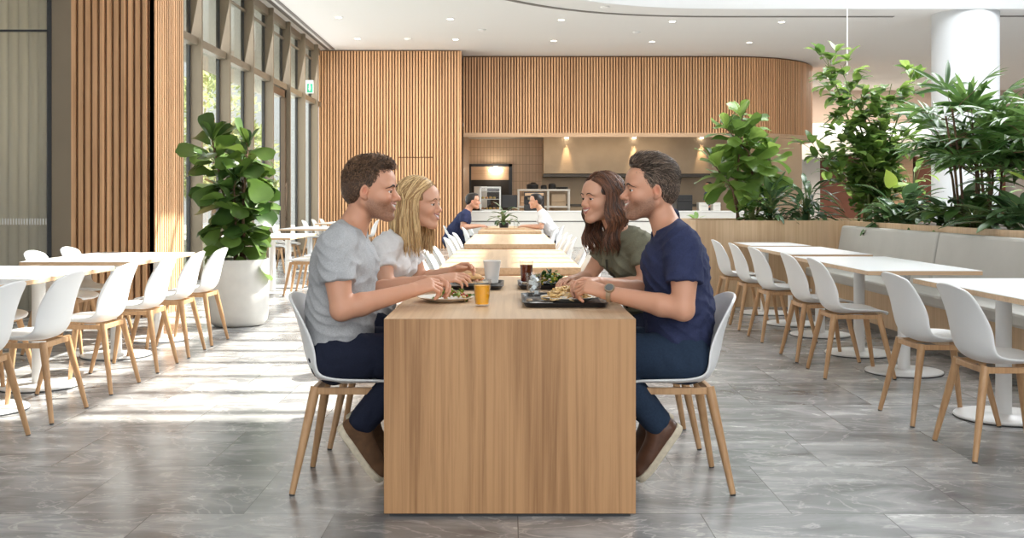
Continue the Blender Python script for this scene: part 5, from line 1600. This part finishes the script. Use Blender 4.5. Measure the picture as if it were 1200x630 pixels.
    # shoes
    for (ankle, heel, toe) in S.get('feet', []):
        an, he, to = (np.array(x, float) for x in (ankle, heel, toe))
        u = (to - he); Lf = np.linalg.norm(u); u /= Lf
        v = an - he; v -= u * (v @ u); v /= np.linalg.norm(v); wv = np.cross(u, v)
        Bm = np.stack([u, wv, v], 1).astype(f32)
        def upper(p):
            q = (p - he.astype(f32)) @ Bm
            d = cone(q, (.035, 0, .035), (Lf - .045, 0, .028), .042, .037, (1, 1.0, 1))
            d = smin(d, cone(q, (.045, 0, .05), (.055, 0, .095), .042, .040), .03)
            d = smin(d, cone(q, (.10, 0, .05), (.17, 0, .035), .038, .036), .03)
            d = smax(d, .012 - q[:, 2], .004)
            return smax(d, q[:, 2] - .105, .004)
        def sole(p):
            q = (p - he.astype(f32)) @ Bm
            d = cone(q * A(1, 1, 0), (.035, 0, 0), (Lf - .045, 0, 0), .043, .045)
            return smax(d, np.abs(q[:, 2] - .001 - .012 * np.clip((q[:, 0] - Lf + .07) / .07, 0, 1)) - .015, .005)
        l2 = np.minimum(he, to) - .14; h2 = np.maximum(he, to) + .14
        sh_ = vol('shoe', upper, [(l2, h2, .005)], spec['shoe'], root)
        vol('sole', sole, [(l2, h2, .004)], M['sole'], sh_)
    hair(root, spec, hc, Rh, hs)
    return root

def tubes_col(strands):
    """strands: list of (pts, radii, colour, n, flat)"""
    mb = MB(); cs = []
    for pts, r, c, n, fl in strands:
        mb.tube(pts, r, n=n, caps=True, flat=fl); cs.append(np.tile(np.array(c, f32), (len(pts) * n, 1)))
    return np.concatenate(mb.v), mb.f, np.concatenate(cs)

def hair(root, spec, hc, Rh, hs):
    rn = random.Random(spec.get('seed', 1)); col = np.array(spec['hair_col'], f32); hi_c = np.array(spec.get('hair_hi', col * 1.8), f32)
    st = spec['hair']; X = lambda q: (np.asarray(q, float) * hs) @ Rh.T + hc
    if st == 'short':
        n1 = (.83, 0, -.55)
        def region(q):
            e = plane(q, (.086, 0, .100), n1)
            e2 = plane(q, (-.018, 0, -.026), (.57, 0, -.82))
            return np.maximum(e, np.maximum(e2, -(q[:, 2] + .082)))
        def base(q):
            d = ell(q, (-.016, 0, .038), (.101, .0785, .095))
            d = smin(d, ell(q, (.030, 0, .104), (.062, .052, .026 + spec.get('quiff', 0))), .02)
            d = smin(d, ell(q, (-.055, 0, .0), (.055, .062, .060)), .03)
            rg = region(q)
            d = d + .004 * np.clip(1 + rg / .03, 0, 1) 
            st_ = np.sin(q[:, 1] * 500 + 5 * np.sin(q[:, 0] * 90)) * .0011 * (q[:, 2] > .06)
            return smax(d + st_, rg, .006)
        def sd(p):
            q = (p - hc) @ Rh / hs; return base(q.astype(f32)) * hs
        def hcf(V):
            q = (V.astype(f32) - hc) @ Rh / hs
            t = np.clip(.5 + .5 * np.sin(q[:, 0] * 260 + q[:, 2] * 300 + 4 * np.sin(q[:, 1] * 120)), 0, 1)[:, None]
            return col * (.75 + .35 * t)
        h_ = vol('hair', sd, [(hc - .15 * hs, hc + .165 * hs, .0034 * spec.get('res', 1))], M['hairm'], root, hcf)
        if spec.get('res', 1) > 1.5: return
        strands = []
        comb = np.array(spec.get('comb', (.7, 0, .2)), float)
        rs = np.random.RandomState(spec.get('seed', 1)); vv = rs.normal(size=(9000, 3)); vv /= np.linalg.norm(vv, axis=1, keepdims=True)
        pp = np.array((-.016, 0, .040)) + vv * np.array((.100, .080, .095))
        for _ in range(6): pp = pp - vv * base(pp.astype(f32))[:, None] * .9
        okm = (region(pp.astype(f32)) < -.002) & (np.abs(base(pp.astype(f32))) < .004)
        for v, p in zip(vv[okm], pp[okm]):
            nrm = v / np.array((.100, .080, .095)); nrm /= np.linalg.norm(nrm)
            side = max(0, 1 - max(0, v[2]) * 1.6)
            cb = comb * (1 - side) + np.array((-.45, 0, -.9)) * side
            ms_ = spec.get('mess', .3); cb = cb + np.array([rn.gauss(0, ms_), rn.gauss(0, ms_), rn.gauss(0, ms_)])
            tg = cb - nrm * (cb @ nrm); tg /= np.linalg.norm(tg) + 1e-6
            Ls = (.010 + .020 * max(0, v[2])) * rn.uniform(.7, 1.3) * spec.get('strand', 1.0)
            lift = spec.get('lift', .40) * (1 - side) + .06
            p0 = p - nrm * .003; p1 = p + tg * Ls * .5 + nrm * Ls * lift; p2 = p + tg * Ls + nrm * Ls * lift * .8
            t = rn.random() ** 1.5; c = col * (.6 + .4 * t) * (1 - t) + hi_c * t
            strands.append((X([p0, p1, p2]), np.array([.0016, .0014, .0004]) * hs, c, 3, 1.0))
        V, F, C = tubes_col(strands)
    else:
        long_ = spec['hair_len']; wav = spec.get('wave', 0.004); curl_f = spec.get('wave_f', 40)
        c0 = np.array((-.018, 0, .036)); R0 = np.array((.110, .095, .104))
        bot = spec.get('curtain', -.16)
        def base(q):
            d = ell(q, c0, (.103, .085, .098))
            back = cone(q, (-.058, 0, -.02), (-.075, 0, bot), .060, .050, (1, 1.3, 1))
            d = smin(d, back, .03)
            f = plane(q, (.090, 0, .078), (.80, 0, -.6))
            f2 = plane(q, (.022, 0, -.01), (1, 0, 0.0))
            d = smax(d, np.maximum(f, np.where(q[:, 2] < 0.02, f2, -1)), .008)
            return d + .0016 * np.sin(q[:, 1] * 260 + q[:, 0] * 180 + 3 * np.sin(q[:, 2] * 30))
        def sd(p):
            q = (p - hc) @ Rh / hs; return base(q.astype(f32)) * hs
        def hcf(V):
            q = (V.astype(f32) - hc) @ Rh / hs
            t = np.clip(.5 + .5 * np.sin(q[:, 1] * 300 + q[:, 0] * 200 + 4 * np.sin(q[:, 2] * 25)), 0, 1)[:, None]
            return col * (.6 + .4 * t)
        if spec.get('res', 1) > 1.5:
            vol('hair', sd, [(hc - np.array((.16, .15, .30)) * hs, hc + .16 * hs, .008)], M['hairm'], root, hcf); return
        vol('hair', sd, [(hc - np.array((.16, .15, .30)) * hs, hc + .16 * hs, .0045)], M['hairm'], root, hcf)
        strands = []
        part = spec.get('part', 0.012)
        for k in range(spec.get('locks', 420)):
            sgn = 1 if k % 2 else -1
            ph = math.radians(rn.uniform(66, 178)) if rn.random() > .38 else math.radians(rn.uniform(62, 100))
            x0 = rn.uniform(-.07, .088) if ph > 1.75 else rn.uniform(.03, .090)
            th_end = math.radians(98)
            start = np.array((x0, part + sgn * .006, 0))
            v0 = np.array((start[0] / R0[0], start[1] / R0[1], 0)); v0[2] = math.sqrt(max(.02, 1 - (v0 ** 2).sum()))
            v1 = np.array((math.cos(ph) * math.sin(th_end), sgn * math.sin(ph) * math.sin(th_end), math.cos(th_end)))
            lay = rn.uniform(.95, 1.06); pts = []
            n1_ = 8
            for i in range(n1_ + 1):
                t = i / n1_; v = v0 * (1 - t) + v1 * t
                # swing: first sideways then down
                v[1] += sgn * .30 * math.sin(math.pi * t); v /= np.linalg.norm(v)
                pts.append(c0 + v * R0 * lay)
            L = long_ * rn.uniform(.60, 1.06); n2_ = 10; p = pts[-1].copy()
            front = max(0, math.cos(ph) + .15)
            phase = rn.uniform(0, 6.28) if wav < .006 else 2.2 * ph + rn.uniform(-.7, .7); amp = wav * rn.uniform(.6, 1.3)
            for i in range(1, n2_ + 1):
                t = i / n2_
                q = p.copy(); q[2] -= L * t
                q[1] += sgn * (.012 * math.sin(t * 2.5) + (.0 - .02 * t) * (1 - front)) + amp * math.sin(curl_f * L * t + phase) * min(1, t * 3)
                q[0] += -.022 * t * (1 - front) + front * spec.get('front_x', .03) * t + amp * math.cos(curl_f * L * t + phase) * min(1, t * 3)
                pts.append(q)
            pts = np.array(pts); m = len(pts)
            r = spec.get('lock_r', .0042) * rn.uniform(.6, 1.25) * np.concatenate([[.4], np.linspace(.9, 1.1, m - 5), [1.0, .8, .55, .2]])
            t = rn.random() ** 1.3; c = col * (1 - t) + hi_c * t
            strands.append((X(pts), r * hs, c, 5, .6))
        V, F, C = tubes_col(strands)
    me = bpy.data.meshes.new('hair_strands'); me.from_pydata(V.tolist(), [], F); me.polygons.foreach_set('use_smooth', [True] * len(me.polygons)); me.materials.append(M['hairm'])
    ca = me.color_attributes.new('Col', 'FLOAT_COLOR', 'POINT'); c4 = np.ones((len(V), 4), f32); c4[:, :3] = C; ca.data.foreach_set('color', c4.ravel())
    o = bpy.data.objects.new('hair_strands', me); COL.objects.link(o); o.parent = root
    o['kind'] = 'stuff'

def seat_legs(kx=.46, y=.10, kz=.575, ax=.19, az=.285, hz=.54, hx=.075):
    return [((hx, s * y, hz), (kx, s * (y + .02), kz), (ax, s * (y + .015), az)) for s in (-1, 1)]

SK1 = (.63, .325, .21); SK2 = (.69, .385, .26)
man_joint = dict(
    pelvis=(.078, 0, .558), waist=(.074, 0, .73), chest=(.098, 0, .925), shoulder_mid=(.100, 0, 1.025), neck=(.138, 0, 1.078), head=(.208, 0, 1.236),
    radii=(.112, .118, .130), sy=1.34, hw=.195, leg_r=(.094, .066, .046), arm_r=(.062, .052, .043, .029),
    legs=seat_legs(),
    feet=[((.185, s * .115, .27), (.098, s * .115, .262), (.262, s * .115, .030)) for s in (-1, 1)])
manL = dict(man_joint); manL['arms'] = [
    (1, (.090, -.205, .995), (.125, -.262, .760), (.395, -.135, .828), (.85, .30, .26), (-.15, -.62, .80), (.65, .75, .85, .92)),
    (-1, (.100, .205, .995), (.165, .262, .780), (.425, .105, .845), (.85, -.34, .06), (.0, .45, .85), (.60, .7, .8, .85))]
person(dict(at=(-.80, 4.50), yaw=0, label='bearded man with short brown hair in a grey T-shirt, leaning on the table at left', joints=manL, skin=SK1,
            hair_col=(.070, .038, .022), hair_hi=(.30, .17, .095), hair='short', quiff=.004, comb=(.55, .1, .35), mess=.32, stubble=1.0, hs=1.07, hyaw=-0.10, hpitch=0.02,
            shirt=M['tee_grey'], pants=M['navy_pants'], shoe=M['shoe1'], sleeve=.56, loose=.014, seed=3))
manR = dict(man_joint); manR['head'] = (.203, 0, 1.238)
manR['arms'] = [
    (-1, (.090, .205, .995), (.105, .262, .760), (.405, .135, .820), (.85, -.30, .24), (-.12, .62, .80), (.65, .75, .85, .92)),
    (1, (.100, -.205, .995), (.165, -.262, .780), (.415, -.105, .838), (.85, .34, .10), (.0, -.45, .85), (.55, .65, .75, .8))]
mr = person(dict(at=(.80, 4.50), yaw=180, label='bearded man in navy T-shirt and jeans with a steel watch, right side of table', joints=manR, skin=SK1,
            hair_col=(.050, .032, .022), hair_hi=(.36, .26, .19), hair='short', quiff=.003, comb=(-.9, 0, .2), mess=.14, strand=1.5, lift=.14, stubble=1.0, hs=1.07, hyaw=0.13, hpitch=-0.02,
            shirt=M['tee_navy'], pants=M['jeans'], shoe=M['shoe2'], sleeve=.56, loose=.012, seed=5))
# wristwatch
def ring_on(root, p, d, r, w_, m_, name, thick=.003):
    d = np.array(d, float); d /= np.linalg.norm(d); a = np.cross(d, (0, 0, 1)); a /= np.linalg.norm(a); b = np.cross(a, d)
    P = []
    for k in range(33):
        t = k / 32 * 2 * PI; c = np.array(p) + (a * math.cos(t) + b * math.sin(t)) * r; o_ = (a * math.cos(t) + b * math.sin(t)) * thick
        P.append([c - d * w_, c + o_ - d * w_ * .9, c + o_ + d * w_ * .9, c + d * w_])
    return MB().grid(np.array(P)).build(name, m_, root, smooth='auto')
wp = np.array((.385, .143, .816)); wd = np.array((.30, -.127, .045))
wt = ring_on(mr, wp, wd, .0335, .010, M['steel'], 'wristwatch', .004)
wdn = wd / np.linalg.norm(wd); fn = np.array((-.02, .75, .60)); fn -= wdn * (fn @ wdn); fn /= np.linalg.norm(fn)
def disc(c, n, r, h, name, m_, parent):
    n = np.array(n) / np.linalg.norm(n); c = np.array(c)
    return MB().tube([c, c + n * h], r, n=28).build(name, m_, parent, smooth='auto')
disc(wp + fn * .031, fn, .021, .010, 'watch_case', M['steel'], wt)
disc(wp + fn * .0412, fn, .0165, .0008, 'watch_dial', plain('watch_dial_grey', (.16, .17, .17), 0.25, 0.4), wt)
womL = dict(pelvis=(.01, 0, .550), waist=(.075, 0, .71), chest=(.160, 0, .885), shoulder_mid=(.195, 0, .965), neck=(.235, 0, 1.015), head=(.318, 0, 1.178),
    radii=(.112, .088, .094), sy=1.35, hw=.165, leg_r=(.084, .056, .040), arm_r=(.047, .041, .035, .024), legs=seat_legs(.43, .085, .56, .30, .12),
    feet=[((.30, s * .10, .11), (.255, s * .10, .02), (.46, s * .10, .02)) for s in (-1, 1)],
    arms=[(1, (.185, -.170, .945), (.235, -.225, .785), (.455, -.095, .815), (.9, .25, .15), (-.1, -.55, .8), (.3, .4, .5, .6)),
          (-1, (.20, .165, .945), (.265, .205, .790), (.470, .060, .845), (.85, -.15, .35), (-.3, .5, .8), (.45, .5, .6, .6))])
person(dict(at=(-.76, 5.34), yaw=-14, label='smiling blonde woman in a white V-neck T-shirt, second from the camera on the left', joints=womL, skin=SK2, fem=True,
            hair_col=(.34, .185, .070), hair_hi=(.90, .66, .34), hair='long', hair_len=.26, wave=.005, wave_f=22, locks=760, lock_r=.0034, part=.018, front_x=.028, hs=1.02, hyaw=-0.06, lips=(.52, .24, .20), neck_r=.046,
            shirt=M['tee_white'], pants=M['navy_pants'], shoe=M['tee_white'], sleeve=.50, hand_sc=.88, vneck=((.30, 0, .925), (.30, 0, 1.08), .004, .062), seed=7, loose=.004))
womR = dict(pelvis=(.01, 0, .555), waist=(.08, 0, .72), chest=(.175, 0, .895), shoulder_mid=(.215, 0, .985), neck=(.260, 0, 1.035), head=(.350, 0, 1.205),
    radii=(.112, .090, .098), sy=1.35, hw=.168, leg_r=(.084, .056, .040), arm_r=(.047, .042, .036, .024), legs=seat_legs(.43, .085, .56, .30, .12),
    feet=[((.30, s * .10, .11), (.255, s * .10, .02), (.46, s * .10, .02)) for s in (-1, 1)],
    arms=[(1, (.215, -.172, .965), (.315, -.235, .790), (.475, -.085, .800), (.75, .55, .05), (.05, -.2, .95), (.35, .4, .45, .5)),
          (-1, (.205, .172, .965), (.225, .225, .790), (.435, .100, .795), (.85, -.40, .05), (.0, .3, .9), (.35, .4, .45, .5))])
wr_ = person(dict(at=(.78, 5.40), yaw=202, label='laughing woman with long wavy dark brown hair in an olive shirt', joints=womR, skin=SK2, fem=True,
            hair_col=(.040, .017, .010), hair_hi=(.26, .105, .05), hair='long', hair_len=.29, wave=.011, wave_f=42, locks=700, part=.010, front_x=.030, lock_r=.0038, hs=1.0, hyaw=0.16, lips=(.48, .19, .16), neck_r=.046, curtain=-.2,
            shirt=M['olive'], pants=M['navy_pants'], shoe=M['tee_white'], sleeve=.48, hand_sc=.88, vneck=((.330, 0, .90), (.33, 0, 1.10), .004, .060), seed=11, loose=.016, wrinkle=.009))
# shirt placket and bracelet on her
MB().tube([(.322, 0, .905), (.318, 0, .86), (.262, 0, .80), (.226, 0, .74), (.205, 0, .66)], .006, n=8).build('placket', plain('dark_placket', (.05, .045, .03), .8), wr_, smooth=True)
ring_on(wr_, (.405, .118, .795), (.2, -.125, .005), .030, .006, M['paper'], 'bracelet', .002)
ring_n = MB().tube([(.318 + .012 * math.sin(t), .05 * math.cos(t), 1.00 - .055 * math.sin(t)) for t in np.linspace(0, PI, 12)], .0022, n=6).build('necklace', M['bark'], wr_, smooth=True)

# fork in the left man's hand
fk = empty('fork', (-.26, 4.68, .80)); tag(fk, 'steel fork in the right hand of the man in grey, over his salad', 'fork')
MB().tube([(-.10, -.03, .045), (-.03, -.01, .02), (.03, .005, -.005)], [.0035, .003, .0022], n=8).build('handle', M['steel'], fk, smooth=True)
mb = MB().box((.028, -.009, -.010), (.045, .009, -.007), rot=(0, .5, 0))
for k in range(4): mb.tube([(.043, -.0075 + .005 * k, -.012), (.066, -.0075 + .005 * k, -.026)], .0012, n=5)
mb.build('tines', M['steel'], fk)
fk2 = copy_thing(fk, (.26, 4.62, .805), PI, 'steel fork in the hand of the man in navy, over his pasta')

# distant people
def far_joint(lean=.10, fem=False):
    j = dict(pelvis=(.0, 0, .555), waist=(.03 + lean * .3, 0, .72), chest=(.06 + lean, 0, .90), shoulder_mid=(.08 + lean * 1.1, 0, .99), neck=(.11 + lean * 1.15, 0, 1.04), head=(.16 + lean * 1.3, 0, 1.195),
        radii=(.115, .11, .115) if not fem else (.11, .09, .095), sy=1.35, hw=.185 if not fem else .16, leg_r=(.09, .06, .042), arm_r=(.056, .048, .040, .027) if not fem else (.046, .04, .034, .024), legs=seat_legs(.44, .09, .565, .34, .11),
        feet=[((.34, s * .105, .10), (.29, s * .105, .02), (.50, s * .105, .02)) for s in (-1, 1)])
    j['arms'] = [(1, (.08 + lean, -.20, .965), (.22, -.25, .785), (.46, -.12, .80), (.9, .3, 0), (0, -.3, .9), .35), (-1, (.08 + lean, .20, .965), (.24, .25, .785), (.48, .10, .80), (.9, -.3, 0), (0, .3, .9), .35)]
    return j
person(dict(at=(-.97, 17.15), yaw=0, label='distant dark-haired man in a navy polo sitting at the farthest table, facing right', joints=far_joint(.16), skin=SK1, hair_col=(.02, .015, .012), hair='short', stubble=0, res=2.2,
            shirt=M['tee_navy'], pants=M['navy_pants'], shoe=M['shoe2'], sleeve=.62, hs=1.05))
person(dict(at=(.74, 17.15), yaw=180, label='distant dark-haired woman in a white top at the farthest table, facing left', joints=far_joint(.12, True), skin=SK2, fem=True, hair_col=(.02, .014, .012), hair='short', stubble=0, res=2.2,
            shirt=M['tee_white'], pants=M['navy_pants'], shoe=M['shoe2'], sleeve=.7, neck_r=.046))
person(dict(at=(3.05, 20.5), yaw=95, label='dark-haired seated diner far back, head just showing behind the man in navy', joints=far_joint(.05), skin=SK1, hair_col=(.025, .012, .010), hair='short', stubble=0, res=2.6,
            shirt=M['navy_pants'], pants=M['navy_pants'], shoe=M['shoe2'], sleeve=.6))
chair(3.05, 20.5, math.radians(95), 'white chair under the seated diner far behind the wooden planter', 'chairs at the communal tables')
stand = dict(pelvis=(0, 0, .95), waist=(.01, 0, 1.12), chest=(.02, 0, 1.32), shoulder_mid=(.01, 0, 1.42), neck=(.015, 0, 1.475), head=(.045, 0, 1.63), radii=(.105, .10, .11), sy=1.4, hw=.18,
    legs=[((0, s * .09, .90), (.03, s * .10, .50), (0, s * .10, .10)) for s in (-1, 1)], feet=[((0, s * .10, .10), (-.06, s * .10, .02), (.20, s * .11, .02)) for s in (-1, 1)],
    arms=[(1, (.01, -.20, 1.39), (.0, -.27, 1.12), (.22, -.20, 1.02), (.9, .2, 0), (0, -.3, .9), .4), (-1, (.01, .20, 1.39), (.0, .27, 1.12), (.22, .20, 1.02), (.9, -.2, 0), (0, .3, .9), .4)])
person(dict(at=(5.72, 30.2), yaw=200, label='dark-haired kitchen worker in blue standing behind the counter at right', joints=stand, skin=SK1, hair_col=(.02, .014, .01), hair='short', stubble=0, res=2.4,
            shirt=plain('worker_blue', (.08, .12, .22), .9), pants=M['navy_pants'], shoe=M['black'], sleeve=.6, hem=((.02, 0, .88), (0, 0, -1)), pants_top=1.08))
